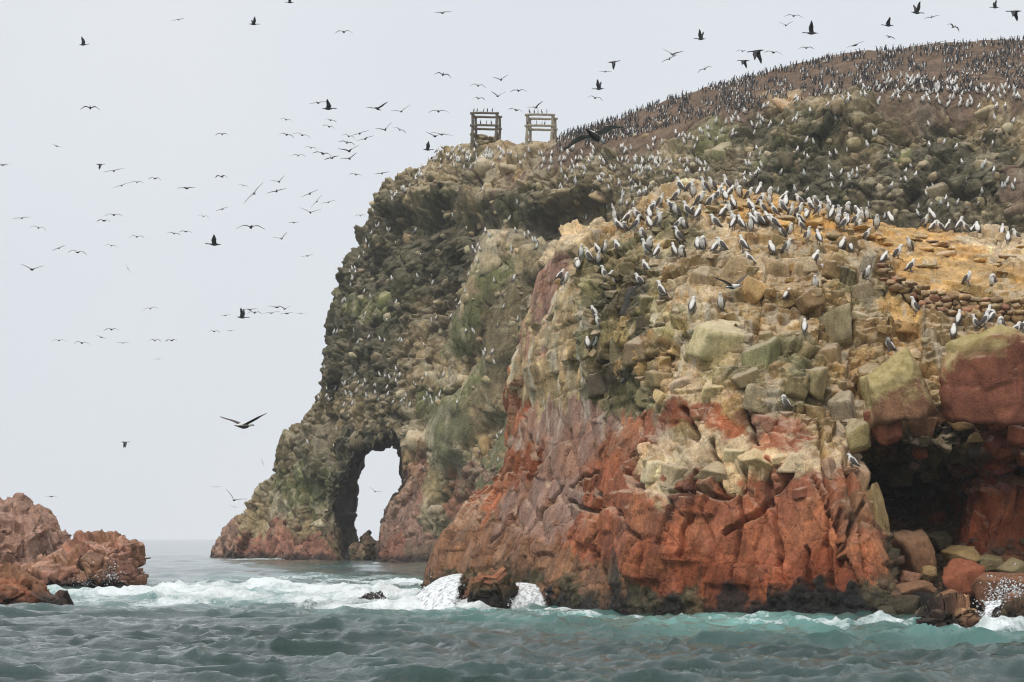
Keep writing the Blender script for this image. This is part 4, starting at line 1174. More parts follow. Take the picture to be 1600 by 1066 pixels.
M_TWO, _nt, _b = new_mat('two_tone_boulder_rock')
def two_tone():
    m = rock_material('two_tone_boulder', 1.2, 0.6, 'object')
    nt = m.node_tree
    b = next(n for n in nt.nodes if n.type == 'BSDF_PRINCIPLED')
    src = b.inputs['Base Color'].links[0].from_socket
    tc = nt.nodes.new('ShaderNodeTexCoord'); sx = nt.nodes.new('ShaderNodeSeparateXYZ'); nt.links.new(tc.outputs['Generated'], sx.inputs[0])
    n = noise_n(nt, 2.2, 9, 0.75, tc.outputs['Generated'], 0.6)
    oi = nt.nodes.new('ShaderNodeObjectInfo')
    t = mathn(nt, 'ADD', mathn(nt, 'SUBTRACT', sx.outputs['Z'], mathn(nt, 'MULTIPLY', sx.outputs['X'], 0.22)), mathn(nt, 'MULTIPLY', mathn(nt, 'SUBTRACT', n, 0.5), 1.5))
    t = mathn(nt, 'SUBTRACT', t, oi.outputs['Alpha'])
    n2 = noise_n(nt, 9.0, 5, 0.65, tc.outputs['Generated'])
    lich = mixc(nt, ramp(nt, n2, [(0.4, 0.0), (0.6, 1.0)]), (0.33, 0.26, 0.10), (0.50, 0.39, 0.19))
    c = mixc(nt, ramp(nt, t, [(0.0, 0.0), (0.22, 1.0)]), src, lich)
    nt.links.new(c, b.inputs['Base Color'])
    return m
bpy.data.materials.remove(M_TWO); M_TWO = two_tone()

BLOCKS = [chip_mesh('rock_block', 50 + k, ICO4, 0.60, 4, 0.66, 0.95, 0.05) for k in range(14)]
STONES = [chip_mesh('stone', 70 + k, ICO2, 0.6, 4, 0.65, 0.9, 0.05) for k in range(10)]
SLABS = [chip_mesh('rock_slab', 80 + k, ICO2, 0.62, 5, 0.65, 0.9, 0.05) for k in range(5)]
BOULD = [chip_mesh('boulder', 110 + k, ICO4, 0.74, 8, 0.66, 0.95, 0.10, None, 0.05) for k in range(12)]
TWO = [chip_mesh('boulder', 130 + k, _ico(5), 0.74, 7, 0.70, 0.95, 0.10, M_TWO, 0.06) for k in range(2)]

def shade(c, v=0.18, rnd=random):
    k = 1 + rnd.uniform(-v, v)
    return tuple(min(0.85, x * k * (1 + rnd.uniform(-0.05, 0.05))) for x in c) + (1,)

# cave boulders and the ones lodged over its mouth: column, row, width, height, distance, colour, shape, description
CAVE = [
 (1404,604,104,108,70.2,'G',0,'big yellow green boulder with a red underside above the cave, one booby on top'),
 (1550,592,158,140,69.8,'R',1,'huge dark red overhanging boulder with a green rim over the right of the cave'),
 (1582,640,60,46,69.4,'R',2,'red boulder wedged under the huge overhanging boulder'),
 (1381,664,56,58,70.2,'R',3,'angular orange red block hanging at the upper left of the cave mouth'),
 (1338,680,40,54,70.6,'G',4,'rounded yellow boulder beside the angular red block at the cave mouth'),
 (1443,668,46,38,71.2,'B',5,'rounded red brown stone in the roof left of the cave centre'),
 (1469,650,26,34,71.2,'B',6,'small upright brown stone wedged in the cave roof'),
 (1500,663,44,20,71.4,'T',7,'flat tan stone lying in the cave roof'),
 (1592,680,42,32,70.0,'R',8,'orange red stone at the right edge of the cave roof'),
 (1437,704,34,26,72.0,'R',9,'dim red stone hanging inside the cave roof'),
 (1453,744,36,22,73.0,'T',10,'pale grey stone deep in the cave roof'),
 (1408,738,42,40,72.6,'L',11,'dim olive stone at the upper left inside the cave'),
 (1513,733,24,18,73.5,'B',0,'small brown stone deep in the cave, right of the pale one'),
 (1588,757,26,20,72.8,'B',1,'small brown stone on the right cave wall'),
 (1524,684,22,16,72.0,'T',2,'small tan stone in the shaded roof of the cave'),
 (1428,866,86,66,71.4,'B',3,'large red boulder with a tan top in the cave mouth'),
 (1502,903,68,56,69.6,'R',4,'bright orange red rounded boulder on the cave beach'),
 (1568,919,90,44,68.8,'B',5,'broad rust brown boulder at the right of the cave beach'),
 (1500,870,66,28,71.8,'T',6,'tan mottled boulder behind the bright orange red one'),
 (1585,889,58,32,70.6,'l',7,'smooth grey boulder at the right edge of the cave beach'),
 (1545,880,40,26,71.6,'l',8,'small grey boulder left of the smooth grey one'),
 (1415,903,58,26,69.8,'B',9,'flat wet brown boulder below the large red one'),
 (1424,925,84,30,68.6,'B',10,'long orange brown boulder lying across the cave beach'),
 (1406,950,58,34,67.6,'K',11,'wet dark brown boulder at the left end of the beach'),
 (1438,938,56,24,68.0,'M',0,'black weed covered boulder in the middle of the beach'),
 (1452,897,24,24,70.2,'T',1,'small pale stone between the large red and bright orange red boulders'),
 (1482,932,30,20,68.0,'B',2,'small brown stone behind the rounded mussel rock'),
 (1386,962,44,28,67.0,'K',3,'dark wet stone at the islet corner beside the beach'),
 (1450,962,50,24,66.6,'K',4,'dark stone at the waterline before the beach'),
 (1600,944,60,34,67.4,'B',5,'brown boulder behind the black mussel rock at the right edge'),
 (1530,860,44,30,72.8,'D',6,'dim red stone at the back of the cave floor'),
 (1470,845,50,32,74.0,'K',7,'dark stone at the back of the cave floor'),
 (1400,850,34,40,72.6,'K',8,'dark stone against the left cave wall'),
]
for k, (px, py, w, h, Y, c, sh, lab) in enumerate(CAVE):
    o = obj('boulder', BOULD[sh] if k > 1 else TWO[k], None, label=lab, category='boulder', group='boulders in and over the cave')
    if k >= 5 and py < 770:                      # lodged in the roof or back wall
        q = hit(TN, px, py)
        if q[0] is not None: Y = q[0].y
    o.location = P(px, py, Y)
    wm, hm = w * Y / FPX, h * Y / FPX
    o.scale = (wm * 1.12, max(0.75 * wm, hm), hm * 1.12)
    o.rotation_euler = (random.uniform(-.2, .2), random.uniform(-.18, .18), random.uniform(-.5, .5))
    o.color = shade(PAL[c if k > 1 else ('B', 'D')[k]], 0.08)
    if k == 1: o.color = (0.25, 0.092, 0.055, 1)
    if k < 2: o.color[3] = (0.20, 0.52)[k]
    if sh % 3 == 0 and k > 1: o.rotation_euler.z += 2.0
# small shingle filling the beach between them
def shingle():
    r = random.Random(5); V, F = [], []
    src = [m_ for m_ in STONES[:4]]
    arr = []
    for m_ in src:
        bm = bmesh.new(); bm.from_mesh(m_); bmesh.ops.triangulate(bm, faces=bm.faces); bm.verts.ensure_lookup_table()
        arr.append((np.array([v.co for v in bm.verts]), np.array([[v.index for v in f.verts] for f in bm.faces]))); bm.free()
    n = 0
    for k in range(520):
        y = r.uniform(66.5, 77.5); px = r.uniform(1365, 1660)
        x = (px - 800) * y / FPX
        z = -0.4 + (y - 66) * 0.25
        h_ = TN.ray_cast(Vector((x, y, z + 1.3)), Vector((0, 0, -1)))
        if h_[0] is not None: z = h_[0].z
        v, f = arr[r.randrange(4)]
        s = 0.12 + 0.4 * r.random() ** 2
        M = np.array(Euler((r.uniform(-.5, .5), r.uniform(-.5, .5), r.uniform(0, 6))).to_matrix())
        V.append((v * [s, s, s * .7]) @ M.T + [x, y, z + s * .1]); F.append(f + n); n += len(v)
    me = mesh_from('shingle', np.concatenate(V), np.concatenate(F))
    o = obj('shingle', me, M_BLOCK, kind='stuff', label='brown shingle between the cave boulders')
    o.color = (0.17, 0.105, 0.07, 1)
shingle()

# blocks of the islet's crown, standing proud of the face: column, row, width, height, colour
BIG = [(1112,535,102,78,'G'),(1192,562,52,72,'L'),(1262,560,62,56,'G'),(1226,472,46,34,'T'),(1150,425,52,50,'T'),(1096,432,40,50,'T'),(1212,432,60,56,'T'),(1243,414,66,30,'C'),(1240,612,46,40,'L'),(1282,598,42,60,'T'),
 (1346,458,56,44,'L'),(1322,520,56,80,'L'),(1012,472,40,40,'L'),(1180,622,40,46,'B'),(1318,640,36,60,'L'),
 (1030,590,46,34,'C'),(1076,600,50,32,'C'),(1010,620,36,40,'T'),(985,470,36,44,'K'),(1000,545,44,50,'K'),(965,560,36,60,'L'),(940,600,40,44,'L'),(1300,430,40,34,'T'),
 (1180,455,34,44,'T'),(1270,470,40,40,'T'),(1300,480,36,48,'L'),(1205,660,46,34,'B'),
 (1270,650,44,40,'T'),(1300,560,40,50,'T'),(1165,590,46,32,'T'),(1120,610,46,32,'C'),(1190,725,60,34,'C'),(1240,722,50,30,'C'),(1120,735,60,30,'C'),(1060,742,46,34,'C'),
 (1020,735,34,40,'C'),(1320,730,28,60,'T'),(1345,750,30,70,'T'),(1373,795,30,84,'T'),(1300,740,26,50,'C'),(1150,708,50,26,'C'),(1250,430,36,40,'T'),(1356,600,40,60,'T'),(1362,640,34,40,'T'),
 ]
def face_col(key, idx):
    V, Q, C = BODIES[key]
    return C[Q[idx % len(Q)]].mean(0)

def put_block(px, py, w, h, c, mesh, sink=0.55, rnd=random):
    """a block of the crown, bedded in the face, of the rock it sits in"""
    q = hit(TN, px, py)
    if q[0] is None: return None
    p, n = q[0], q[1]
    Y = p.y
    o = obj('rock_block', mesh, None, rock_islet)
    wm, hm = w * Y / FPX, h * Y / FPX
    dm = 0.5 * (wm + hm) * 1.1
    o.location = p - n * (min(wm, hm) * 0.5 * (2 * sink - 1)) + Vector((0, 0.18 * dm, 0))
    o.scale = (wm * 1.1, dm, hm * 1.1)
    o.rotation_euler = (rnd.uniform(-.25, .25), rnd.uniform(-.3, .3), rnd.uniform(-.8, .8))
    own = np.array(PAL[c]); loc = np.clip(face_col('near', q[2]), 0.08, 0.8)
    o.color = shade(tuple(own * 0.25 + loc * 0.75), 0.2, rnd)
    return o
for k, (px, py, w, h, c) in enumerate(BIG):
    put_block(px, py, w * 0.98, h * 0.98, c, BLOCKS[k % 14] if c != 'P' else BOULD[k % 12], 0.62)
rb = random.Random(77)
def zone_pick(rnd):
    z = rnd.random()
    if z < 0.45: return rnd.uniform(1010, 1350), rnd.uniform(375, 500), rnd.choice('TTCLTO')
    if z < 0.70: return rnd.uniform(960, 1340), rnd.uniform(500, 660), rnd.choice('LTTTCLT')
    if z < 0.82: return rnd.uniform(1340, 1480), rnd.uniform(490, 600), rnd.choice('TTOC')
    if z < 0.90: return rnd.uniform(950, 1000), rnd.uniform(400, 640), rnd.choice('LLTKC')
    return rnd.uniform(1000, 1340), rnd.uniform(700, 770), rnd.choice('CCTR')
for k in range(110):
    px, py, c = zone_pick(rb)
    w = rb.uniform(9, 27) * (1.3 if rb.random() < .2 else 1)
    put_block(px, py, w, w * rb.uniform(.55, 1.05), c, BLOCKS[k % 14], 0.58, rb)
# stones stuck in the roof and back of the cave
for k in range(70):
    px, py = rb.uniform(1375, 1600), rb.uniform(655, 775)
    w = rb.uniform(9, 26)
    put_block(px, py, w, w * rb.uniform(.55, .95), rb.choice('BBTDLK'), BLOCKS[k % 14], 0.5, rb)
# flat slabs lying on the orange soil of the crest
for k in range(46):
    px = rb.uniform(1090, 1600); py = np.interp(px, [1090, 1200, 1300, 1400, 1600], [312, 322, 345, 362, 372]) + rb.uniform(4, 60 if px > 1380 else 28)
    q = hit(TN, px, py)
    if q[0] is None: continue
    o = obj('rock_slab', SLABS[k % 5], None, rock_islet)
    s = rb.uniform(.25, .85)
    o.scale = (s, s * rb.uniform(.5, .9), s * rb.uniform(.16, .3))
    o.location = q[0] + Vector((0, 0, 0.02)); o.rotation_euler = (rb.uniform(-.1, .3), rb.uniform(-.15, .15), rb.uniform(0, 3))
    o.color = shade(PAL[rb.choice('COOT')])
log('blocks')

# ------------------------------------------------------------------ dry-stone retaining wall under the orange slope
wall = obj('dry_stone_wall', None, label='old dry stone retaining wall of flat brown stones below the orange slope', category='wall')
_w0 = hit(TN, 1490, 480)[0]
wall.location = _w0
top_l = ([1368, 1385, 1410, 1450, 1500, 1560, 1640], [412, 422, 437, 452, 462, 466, 468])
bot_l = ([1368, 1385, 1410, 1450, 1500, 1560, 1640], [432, 452, 470, 486, 496, 502, 506])
rw = random.Random(12)
px = 1366.0
ncourse = 0
for row in range(4):
    px = 1366 + rw.uniform(0, 8)
    while px < 1640:
        big = (row in (2, 3)) and rw.random() < 0.25
        w = rw.uniform(20, 34) if big else rw.uniform(9, 20)
        t_, b_ = np.interp(px, *top_l), np.interp(px, *bot_l)
        ch = (b_ - t_) / 4
        py = t_ + ch * (row + 0.5)
        h = ch * (1.5 if big else rw.uniform(.65, 1.35)); py += rw.uniform(-1.5, 1.5)
        q = hit(TN, px + w / 2, py)
        if q[0] is not None:
            Y = np.interp(px, [1366, 1450, 1640], [75.6, 75.0, 74.6]) + (row - 1.5) * -0.05
            Y = min(Y, q[0].y + 0.1) if q[0].y > Y - 1.0 else q[0].y + 0.1
            x_, y_, z_ = P(px + w / 2, py, Y)
            o = obj('stone', STONES[rw.randrange(10)], None, wall)
            o.scale = (w * Y / FPX * 1.16, 0.42, h * Y / FPX * 1.2)
            o.location = Vector((x_, y_ + rw.uniform(-.06, .06), z_)) - _w0
            o.rotation_euler = (rw.uniform(-.08, .08), rw.uniform(-.09, .09), rw.uniform(-.12, .12))
            o.color = shade((0.40, 0.26, 0.125) if rw.random() < .8 else (0.44, 0.22, 0.13), 0.3, rw)
        px += w + 0.6
log('wall')

# ------------------------------------------------------------------ larger pale stones bedded in the far cliff
rs = random.Random(31)
nst = 0
FARB = [chip_mesh('stone', 150 + k, ICO2, 0.66, 6, 0.6, 0.9, 0.06, M_FARBLOCK) for k in range(8)]
BIGFAR = [(800,262,46,22,'c'),(765,262,50,30,'c'),(772,405,30,50,'t'),(1545,175,42,24,'c'),(1230,250,30,36,'l'),(1130,245,40,50,'g'),(1340,225,34,26,'t'),(650,690,40,34,'c'),(760,700,22,40,'o'),(680,800,30,26,'c'),(1310,165,34,26,'t'),(1230,165,50,18,'o'),(940,305,44,20,'t'),(885,300,50,16,'t'),(820,290,40,14,'t'),
  (640,375,22,24,'t'),(600,470,24,34,'g'),(590,560,26,22,'l'),(720,590,30,18,'c'),(560,690,34,30,'l'),(1410,250,36,30,'g'),(1470,300,50,36,'l'),(1540,260,34,28,'l'),(1590,330,40,30,'b')]
def far_stone(px, py, w, h, c, rnd):
    q = hit(TF, px, py); qn = hit(TN, px, py)
    if q[0] is None or (qn[0] is not None): return
    Y = q[0].y
    o = obj('stone', FARB[rnd.randrange(8)], None, sea_cliff)
    wm, hm = w * Y / FPX, h * Y / FPX
    o.scale = (wm, max(wm, hm) * .9, hm); o.location = q[0] + Vector((0, 0.28 * wm, 0))
    o.rotation_euler = (rnd.uniform(-.4, .4), rnd.uniform(-.5, .5), rnd.uniform(-.8, .8))
    loc = np.clip(face_col('far', q[2]), 0.06, 0.8)
    o.color = shade(tuple(0.6 * np.array(PAL[c]) + 0.4 * loc), .2, rnd)
for a in BIGFAR: far_stone(*a, rs)
for k in range(190):
    if rs.random() < .5: px, py = rs.uniform(530, 900), rs.uniform(280, 640)
    else: px, py = rs.uniform(900, 1600), rs.uniform(180, 350)
    w = rs.uniform(8, 20)
    far_stone(px, py, w, w * rs.uniform(.6, 1.1), rs.choice('ttcltlk'), rs)
log('far stones')
# ------------------------------------------------------------------ birds
M_WHITE = flat_mat('white_plumage', (0.74, 0.72, 0.67), 0.8, 0.14, 12)
M_DARK = flat_mat('dark_brown_plumage', (0.105, 0.090, 0.082), 0.8, 0.6, 26)
M_BLACK = flat_mat('black_plumage', (0.050, 0.048, 0.052), 0.7, 0.4, 14)
M_GREYW = flat_mat('grey_brown_plumage', (0.16, 0.135, 0.12), 0.8, 0.6, 30)
M_BEAK = flat_mat('blue_grey_beak', (0.16, 0.18, 0.21), 0.5, 0.1, 10)
M_FOOT = flat_mat('dark_webbed_foot', (0.10, 0.11, 0.12), 0.6, 0.1, 10)

def loft(rings, seg=8, flat=None):
    """tube through (x, y, z, half-width, half-height) rings, closed at the ends"""
    C = np.array([r[:3] for r in rings], float); W = [r[3] for r in rings]; Hh = [r[4] if len(r) > 4 else r[3] for r in rings]
    T = np.gradient(C, axis=0); T /= np.linalg.norm(T, axis=1, keepdims=True) + 1e-9
    V, F = [], []
    for k in range(len(C)):
        side = np.cross(T[k], (0, 0, 1.0))
        if np.linalg.norm(side) < .2: side = np.array([0, -1.0, 0])
        if flat is not None: side = np.array(flat, float)
        side /= np.linalg.norm(side)
        up = np.cross(side, T[k]); up /= np.linalg.norm(up) + 1e-9
        for s in range(seg):
            a = 2 * math.pi * s / seg
            V.append(C[k] + side * W[k] * math.cos(a) + up * Hh[k] * math.sin(a))
    for k in range(len(C) - 1):
        for s in range(seg):
            F.append([k * seg + s, k * seg + (s + 1) % seg, (k + 1) * seg + (s + 1) % seg, (k + 1) * seg + s])
    n = len(V)
    V.append(C[0]); V.append(C[-1])
    for s in range(seg):
        F.append([n, (s + 1) % seg, s]); b = (len(C) - 1) * seg
        F.append([n + 1, b + s, b + (s + 1) % seg])
    return V, F

def mk(name, parts, mats, smooth_=True, rule=None):
    """parts: list of ((V, F), material index)"""
    V, F, MI = [], [], []
    for (v, f), mi in parts:
        o = len(V); V += [tuple(a) for a in v]; F += [[i + o for i in g] for g in f]; MI += [mi] * len(f)
    me = bpy.data.meshes.new(name); me.from_pydata(V, [], F); me.update()
    for m_ in mats: me.materials.append(m_)
    if rule:
        for p in me.polygons: p.material_index = rule(p.center, p.normal, MI[p.index])
    else: me.polygons.foreach_set('material_index', MI)
    if smooth_: me.polygons.foreach_set('use_smooth', np.ones(len(F), bool))
    return me

# standing booby: body (white head, neck and belly), two folded dark wings, tail, beak, feet
def booby_meshes(pose, seg=10):
    if pose == 0:      # upright, alert
        sp = [(-.16,0,.15,.03),(-.10,0,.20,.075),(-.03,0,.28,.105),(.03,0,.37,.105),(.06,0,.44,.078),(.072,0,.50,.054),(.082,0,.555,.05),(.105,0,.595,.052),(.145,0,.60,.040),(.172,0,.592,.018)]
        bk = [(.16,0,.593,.020),(.20,0,.582,.014),(.262,0,.562,.004)]
    elif pose == 1:    # relaxed, neck drawn in
        sp = [(-.20,0,.13,.03),(-.13,0,.17,.08),(-.05,0,.24,.112),(.03,0,.31,.112),(.07,0,.37,.085),(.085,0,.42,.062),(.10,0,.46,.057),(.125,0,.485,.054),(.165,0,.485,.038),(.19,0,.478,.017)]
        bk = [(.18,0,.48,.019),(.22,0,.466,.013),(.275,0,.44,.004)]
    else:              # preening, head turned back over the wing
        sp = [(-.20,0,.12,.03),(-.13,0,.17,.08),(-.05,0,.24,.115),(.03,0,.31,.115),(.075,0,.385,.08),(.085,.02,.44,.06),(.055,.05,.47,.056),(.015,.07,.455,.05),(-.015,.08,.43,.034),(-.03,.08,.41,.016)]
        bk = [(-.02,.08,.42,.018),(-.05,.085,.385,.013),(-.075,.09,.34,.004)]
    body = mk('booby', [(loft(sp, seg), 0)], [M_WHITE])
    zs = sp[3][2]; xs = sp[3][0]
    out = [('body', body)]
    for sg in (1, -1):
        w = loft([(xs + .02, sg * .075, zs + .06, .03, .02), (xs - .03, sg * .105, zs - .01, .075, .022), (xs - .11, sg * .10, zs - .12, .07, .02), (xs - .20, sg * .06, zs - .20, .04, .014), (xs - .28, sg * .025, zs - .255, .012, .006)], 8, flat=(.75, 0, -.45) if True else None)
        out.append(('wing', mk('wing', [(w, 0)], [M_DARK])))
    out.append(('tail', mk('tail', [(loft([(-.14, 0, .18, .05, .018), (-.22, 0, .12, .045, .012), (-.30, 0, .055, .02, .006)], 6), 0)], [M_DARK])))
    out.append(('beak', mk('beak', [(loft(bk, 6), 0)], [M_BEAK])))
    for sg in (1, -1):
        out.append(('foot', mk('foot', [(loft([(0, sg * .045, .20, .018), (.01, sg * .05, .03, .011), (.03, sg * .055, .012, .022, .010), (.085, sg * .06, .006, .034, .006)], 6), 0)], [M_FOOT])))
    return out
BOOBY = [booby_meshes(k) for k in range(3)]

def stand_booby(loc, yaw, scale, pose, label, group):
    root = obj('booby', BOOBY[pose][0][1], None, label=label, category='bird', group=group)
    root.location = loc; root.rotation_euler = (0, 0, yaw); root.scale = (scale,) * 3
    for nm, me in BOOBY[pose][1:]: obj(nm, me, None, root)
    return root

# near birds: isolated ones where they stand in the photograph, then the crest crowd
SINGLE = {(1389,550): 'booby alone on top of the big yellow green boulder above the cave', (1226,640): 'booby clinging to the face in the middle of the islet with head down', (1331,731): 'booby on a shaded ledge at the left edge of the cave mouth',
 (1430,493): 'booby alone below the dry stone wall', (1511,446): 'preening booby on the edge of the orange slope above the wall', (1550,448): 'booby lying at the wall top right of the preening one', (1257,523): 'lone booby on a squared block in the middle of the crown',
 (1354,440): 'booby on the pillar stone at the left end of the dry stone wall', (1082,491): 'booby on the upper left corner of the big green yellow block', (1126,487): 'booby standing upright on top of the big green yellow block',
 (1178,476): 'booby on a small ledge right of the big green yellow block', (1229,470): 'booby on a flat stone above the squared olive blocks', (1033,467): 'booby on a ledge above the dark mossy hollow', (876,438): 'booby at the left shoulder of the islet on pale rock',
 (1053,440): 'booby standing on a thin ledge below the crest', (1009,430): 'booby resting on a tilted tan block', (999,448): 'booby just below the tilted tan block', (1289,435): 'booby on a ledge left of the pillar stone', (1273,453): 'booby on the leaning slab below the ledge bird',
 (1354,376): 'booby on the slope edge over the stacked stones'}
ISO = [(908,408),(920,412),(903,425),(883,447),(933,398),(945,398),(935,415),(945,442),(952,442),(959,452),(928,496),(935,516),(918,547),(930,545),(1009,402),(1026,407),(1053,402),(1065,405),(1090,392),(1097,393),(1117,395),(1127,393),(1060,383),(1161,397),(1171,414),(1205,398),(1229,398),
 (1421,392),(1381,414),(1403,405),(1423,425),(1274,414),(1489,530),(1497,512),(1524,517),(1538,515),(1543,505),(1550,506),(1563,518),(1587,527),(1598,520),(1369,361),(1316,392),(1328,395),(1279,383),(1262,380),(1393,333),(1391,343),(1408,340),(1445,356),(1455,350),(1458,362),(1469,363),(1480,362),(1499,364),(1509,364),(1519,365),(1526,365),(1565,366),(1575,380),(1587,373),
 (1354,348),(1347,348),(1337,351),(1325,348),(1311,348),(1343,340),(1321,335),(1310,333),(1294,330)]
def zone_label(px, py):
    if px > 1470 and py > 495: return 'booby on the rim of the huge red overhanging boulder'
    if px > 1430: return 'booby in the line on the skyline ridge at the right'
    if px > 1365 and py > 380: return 'booby on the orange soil slope above the dry stone wall'
    if px > 1285 and py <= 365: return 'booby among pale stones right of the crest crowd'
    if px < 965: return 'booby on the dark weathered left shoulder of the islet'
    if py > 378: return 'booby on the broken ledges just below the crest crowd'
    return 'booby in the dense crowd on the pale crest of the islet'
rbird = random.Random(404)
spots = [(a, b, l) for (a, b), l in SINGLE.items()] + [(a, b, None) for a, b in ISO]
crest = ([985, 1010, 1040, 1062, 1110, 1200, 1300, 1360], [348, 336, 318, 302, 296, 308, 328, 345])
tries = 0
crowd = []
while len(crowd) < 84 and tries < 4000:
    tries += 1
    px = rbird.uniform(960, 1345)
    t_ = np.interp(px, *crest)
    py = t_ + (rbird.random() ** 1.3) * (62 if px < 1260 else 30)
    if any(abs(px - a) < 9 and abs(py - b) < 7 for a, b in crowd): continue
    crowd.append((px, py)); spots.append((px, py, None))
nb = 0
LEDGE = []
for px, py, lab in spots:
    q = hit(TN, px, py)
    if q[0] is None:
        q = hit(TN, px, py + 8)
        if q[0] is None: continue
    p = q[0]
    if q[1].z < 0.45:      # steep rock: the bird stands on a small ledge stone
        o = put_block(px, py + 5, rbird.uniform(16, 24), rbird.uniform(9, 14), 'C', BLOCKS[nb % 14], 0.42, rbird)
        if o is not None:
            p = Vector((p.x, p.y - 0.10, o.location.z + o.scale.z * 0.44))
    pose = rbird.choice([0, 0, 1, 1, 1, 2])
    if lab and 'preening' in lab: pose = 2
    if lab and 'upright' in lab: pose = 0
    stand_booby(p - Vector((0, 0, 0.015)), rbird.uniform(0, 6.283), rbird.uniform(.80, 1.02), pose, lab or zone_label(px, py), 'boobies standing on the near islet')
    nb += 1
log('%d near boobies' % nb)

# far birds: one small mesh each
def far_booby():
    b = loft([(-.16,0,.13,.03),(-.05,0,.24,.11),(.03,0,.35,.105),(.07,0,.46,.06),(.10,0,.56,.055),(.16,0,.56,.02)], 6)
    w = loft([(.03,0,.40,.06,.06),(-.06,0,.28,.125,.07),(-.18,0,.15,.08,.04),(-.28,0,.06,.02,.01)], 6)
    return mk('booby', [(b, 0), (w, 1)], [M_WHITE, M_GREYW])
def far_corm(k):
    ln = (.02, -.03, .05)[k]
    b = loft([(-.12,0,.06,.03),(-.07,0,.17,.085),(0,0,.30,.10),(.02,0,.42,.08),(.02+ln,0,.52,.04),(.03+ln,0,.62,.032),(.07+ln,0,.66,.035),(.17+ln,0,.655,.008)], 6)
    t = loft([(-.10,0,.14,.04,.015),(-.20,0,.0,.025,.008)], 4)
    return mk('cormorant', [(b, 0), (t, 0)], [M_BLACK, M_WHITE], True, lambda c, n, m: 1 if (n.x > .55 and .12 < c.z < .46) else 0)
FB = far_booby(); FC = [far_corm(k) for k in range(3)]

def tri_arrays(me):
    me.calc_loop_triangles()
    v = np.empty(len(me.vertices) * 3, np.float32); me.vertices.foreach_get('co', v)
    t = np.array([x.vertices[:] for x in me.loop_triangles]); m = np.array([x.material_index for x in me.loop_triangles])
    return v.reshape(-1, 3), t, m
def mass(name, items, mats, label):
    """birds beyond counting, in one object: items (mesh arrays, location, yaw, scale)"""
    V, F, MI = [], [], []; n = 0
    for (v, t, m), loc, yaw, s in items:
        c, sn = math.cos(yaw), math.sin(yaw)
        R_ = np.array([[c, -sn, 0], [sn, c, 0], [0, 0, 1]])
        V.append((v * s) @ R_.T + np.array(loc)); F.append(t + n); MI.append(m); n += len(v)
    if not V: return
    me = mesh_from(name, np.concatenate(V), np.concatenate(F))
    for m_ in mats: me.materials.append(m_)
    me.polygons.foreach_set('material_index', np.concatenate(MI).astype(np.int32))
    me.polygons.foreach_set('use_smooth', np.ones(len(me.polygons), bool))
    return obj(name, me, None, kind='stuff', label=label)

rf = random.Random(99)
def vis_far(px, py):
    if hit(TN, px, py)[0] is not None: return None
    q = hit(TF, px, py)
    return q if q[0] is not None else None
# cormorants on the brown clifftop slope
cr_x = [868, 960, 1050, 1120, 1200, 1300, 1400, 1500, 1620]; cr_y = [214, 186, 153, 134, 112, 90, 76, 70, 60]
corm = []
CELL = {}
t_ = 0
while len(corm) < 1600 and t_ < 16000:
    t_ += 1
    px = rf.uniform(868, 1602)
    top = np.interp(px, cr_x, cr_y)
    dep = np.interp(px, [868, 950, 1050, 1200, 1330, 1450, 1600], [26, 34, 44, 56, 58, 74, 80])
    py = top + 1.5 + dep * rf.random() ** (1.5 if px < 1350 else 1.15)
    key = (int(px / 4), int(py / 2.6))
    if key in CELL: continue
    gap = vnoise(np.array([[px / 17.0, py / 7.0, 0]], np.float32), 1.0, 61)[0] + 0.6 * vnoise(np.array([[px / 60.0, py / 20.0, 3]], np.float32), 1.0, 62)[0]
    if gap < rf.uniform(-0.5, 0.25) - 0.25 * (py - top < 8): continue
    q = vis_far(px, py)
    if q is None: continue
    CELL[key] = 1
    corm.append((q[0], px, py))
# and a rank right on the skyline
corm.sort(key=lambda c: c[0].y)
FCA = [tri_arrays(m) for m in FC]
rest = []
for k, (p, px, py) in enumerate(corm):
    yaw = rf.gauss(math.pi if rf.random() < .35 else 0.2, .9); s = rf.uniform(.62, .92)
    if k < 295:
        o = obj('cormorant', FC[k % 3], None, label='dark cormorant standing in the dense crowd on the brown clifftop slope', category='bird', group='cormorants on the clifftop slope')
        o.location = p; o.rotation_euler = (rf.gauss(0, .16), rf.gauss(.15, .3), yaw); o.scale = (s, s, s * rf.uniform(.75, 1.0))
    else: rest.append((FCA[k % 3], p, yaw, s))
mass('cormorant_colony', rest, [M_BLACK, M_WHITE], 'mass of small dark cormorants covering the far clifftop ridge')
# boobies over the far cliff
fb = []
def scatter(n, f):
    c = 0; t = 0
    while c < n and t < n * 12:
        t += 1
        px, py = f()
        q = vis_far(px, py)
        if q is None or q[1].z < -0.1: continue
        if q[1].z < 0.3 and rf.random() < .5: continue
        fb.append((q[0], px, py)); c += 1
edge_x = [670, 760, 870, 1000, 1100, 1200, 1300, 1400, 1500, 1600]; edge_y = [236, 232, 236, 232, 206, 176, 150, 128, 140, 150]
def band(a, b, lo, hi):
    def f():
        px = rf.uniform(a, b); return px, np.interp(px, edge_x, edge_y) + rf.uniform(lo, hi)
    return f
scatter(150, band(1050, 1600, -8, 34)); scatter(70, band(670, 1050, -4, 36)); scatter(46, lambda: (rf.uniform(680, 800), rf.uniform(240, 256)))
scatter(120, lambda: (rf.uniform(870, 1110), rf.uniform(250, 345))); scatter(90, lambda: (rf.uniform(1150, 1600), rf.uniform(190, 345)))
scatter(70, lambda: (rf.uniform(540, 860), rf.uniform(300, 560))); scatter(60, lambda: (rf.uniform(500, 690), rf.uniform(590, 640))); scatter(26, lambda: (rf.uniform(450, 800), rf.uniform(560, 740)))
